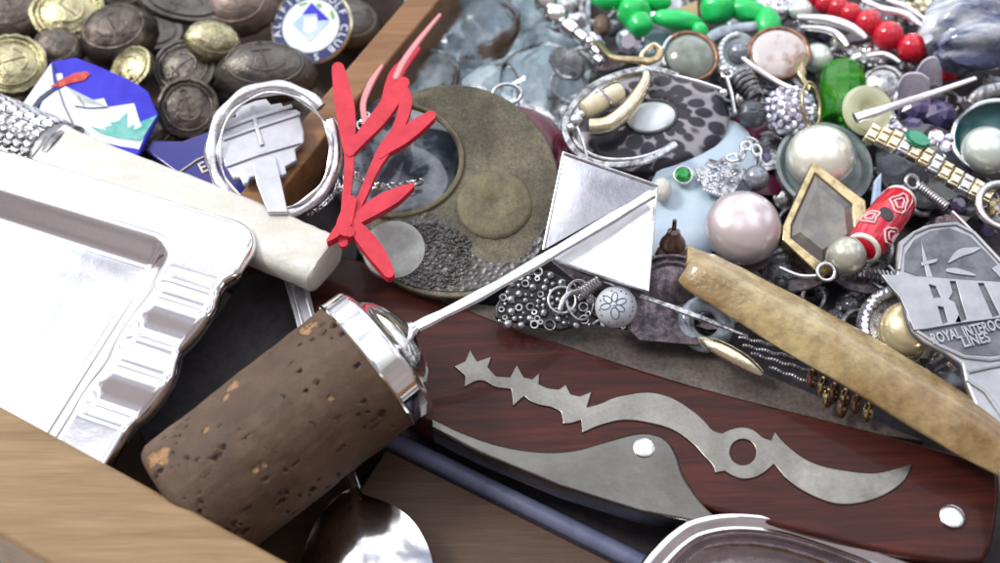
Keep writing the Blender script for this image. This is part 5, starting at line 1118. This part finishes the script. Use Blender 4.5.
# ------------------------------------------------------------------ camera, light, world
cd = bpy.data.cameras.new('camera'); co = bpy.data.objects.new('camera', cd); COL.objects.link(co); sc.camera = co
co.location = CAM; co.rotation_euler = (pi/2 - PITCH, 0, 0); cd.sensor_width = 36; cd.lens = 18/math.tan(HF/2); cd.clip_start = .5; cd.clip_end = 500
cd.dof.use_dof = True; cd.dof.focus_distance = 20.8; cd.dof.aperture_fstop = .15
w = bpy.data.worlds.new('World'); sc.world = w; w.use_nodes = True; nt = w.node_tree; bg = nt.nodes['Background']
SE, SR = radians(48), radians(-78)              # sun behind the heap, to the upper left
sk = nt.nodes.new('ShaderNodeTexSky'); sk.sky_type = 'NISHITA'; sk.sun_disc = False; sk.sun_elevation = SE; sk.sun_rotation = SR
tc = nt.nodes.new('ShaderNodeTexCoord')
n1 = nt.nodes.new('ShaderNodeTexNoise'); n1.inputs['Scale'].default_value = 2.2; n1.inputs['Detail'].default_value = 4; nt.links.new(tc.outputs['Generated'], n1.inputs['Vector'])
def mixc(f, a, b):
    m = nt.nodes.new('ShaderNodeMix'); m.data_type = 'RGBA'; nt.links.new(f, m.inputs['Factor'])
    for x, k in ((a, 'A'), (b, 'B')):
        if isinstance(x, tuple): m.inputs[k].default_value = (*x, 1)
        else: nt.links.new(x, m.inputs[k])
    return m.outputs['Result']
cloud = ramp(nt, n1.outputs['Fac'], [(.32, (0, 0, 0)), (.50, (1, 1, 1))])
n4 = nt.nodes.new('ShaderNodeTexNoise'); n4.inputs['Scale'].default_value = 2.8; n4.inputs['Detail'].default_value = 2; mp4 = nt.nodes.new('ShaderNodeMapping'); mp4.inputs['Location'].default_value = (3.3, 1.2, 0)
nt.links.new(tc.outputs['Generated'], mp4.inputs[0]); nt.links.new(mp4.outputs[0], n4.inputs['Vector'])
c1_ = mixc(cloud, sk.outputs[0], ramp(nt, n4.outputs['Fac'], [(.31, (.25, .25, .275)), (.43, (.74, .74, .78)), (.55, (1, 1, 1))]))
m5 = nt.nodes.new('ShaderNodeMix'); m5.data_type = 'RGBA'; m5.blend_type = 'MULTIPLY'; m5.inputs['Factor'].default_value = 1; m5.inputs['B'].default_value = (15.5, 15.6, 16.3, 1)
nt.links.new(ramp(nt, n4.outputs['Fac'], [(.31, (.25, .25, .275)), (.43, (.74, .74, .78)), (.55, (1, 1, 1))]), m5.inputs['A']); c1_ = mixc(cloud, sk.outputs[0], m5.outputs['Result'])
sp = nt.nodes.new('ShaderNodeSeparateXYZ'); nt.links.new(tc.outputs['Generated'], sp.inputs[0])
# added dark zone, low and behind the camera, shaping the reflections in metal
n2 = nt.nodes.new('ShaderNodeTexNoise'); n2.inputs['Scale'].default_value = 3.5; n2.inputs['Detail'].default_value = 3; nt.links.new(tc.outputs['Generated'], n2.inputs['Vector'])
ad_ = nt.nodes.new('ShaderNodeMath'); ad_.operation = 'MULTIPLY_ADD'; nt.links.new(n2.outputs['Fac'], ad_.inputs[0]); ad_.inputs[1].default_value = -.6; nt.links.new(sp.outputs['Z'], ad_.inputs[2])
a2 = nt.nodes.new('ShaderNodeMath'); a2.operation = 'MULTIPLY_ADD'; nt.links.new(sp.outputs['Y'], a2.inputs[0]); a2.inputs[1].default_value = .85; nt.links.new(ad_.outputs[0], a2.inputs[2])
hm = ramp(nt, a2.outputs[0], [(.16, (0, 0, 0)), (.50, (1, 1, 1))])
dk = mixc(n2.outputs['Fac'], (1.1, .9, .95), (4.2, 3.7, 3.8))
nt.links.new(mixc(hm, dk, c1_), bg.inputs[0]); bg.inputs[1].default_value = .1
sd = bpy.data.lights.new('sun', 'SUN'); so = bpy.data.objects.new('sun', sd); COL.objects.link(so)
sd.energy = 1.5; sd.angle = radians(14); sd.color = (1, .96, .9)
az = SR; sv = V((sin(az)*cos(SE), cos(az)*cos(SE), sin(SE))); so.rotation_euler = sv.to_track_quat('Z', 'Y').to_euler(); so.location = sv*30
sc.view_settings.view_transform = 'Standard'; sc.view_settings.look = 'None'; sc.view_settings.exposure = .52; sc.view_settings.gamma = 1
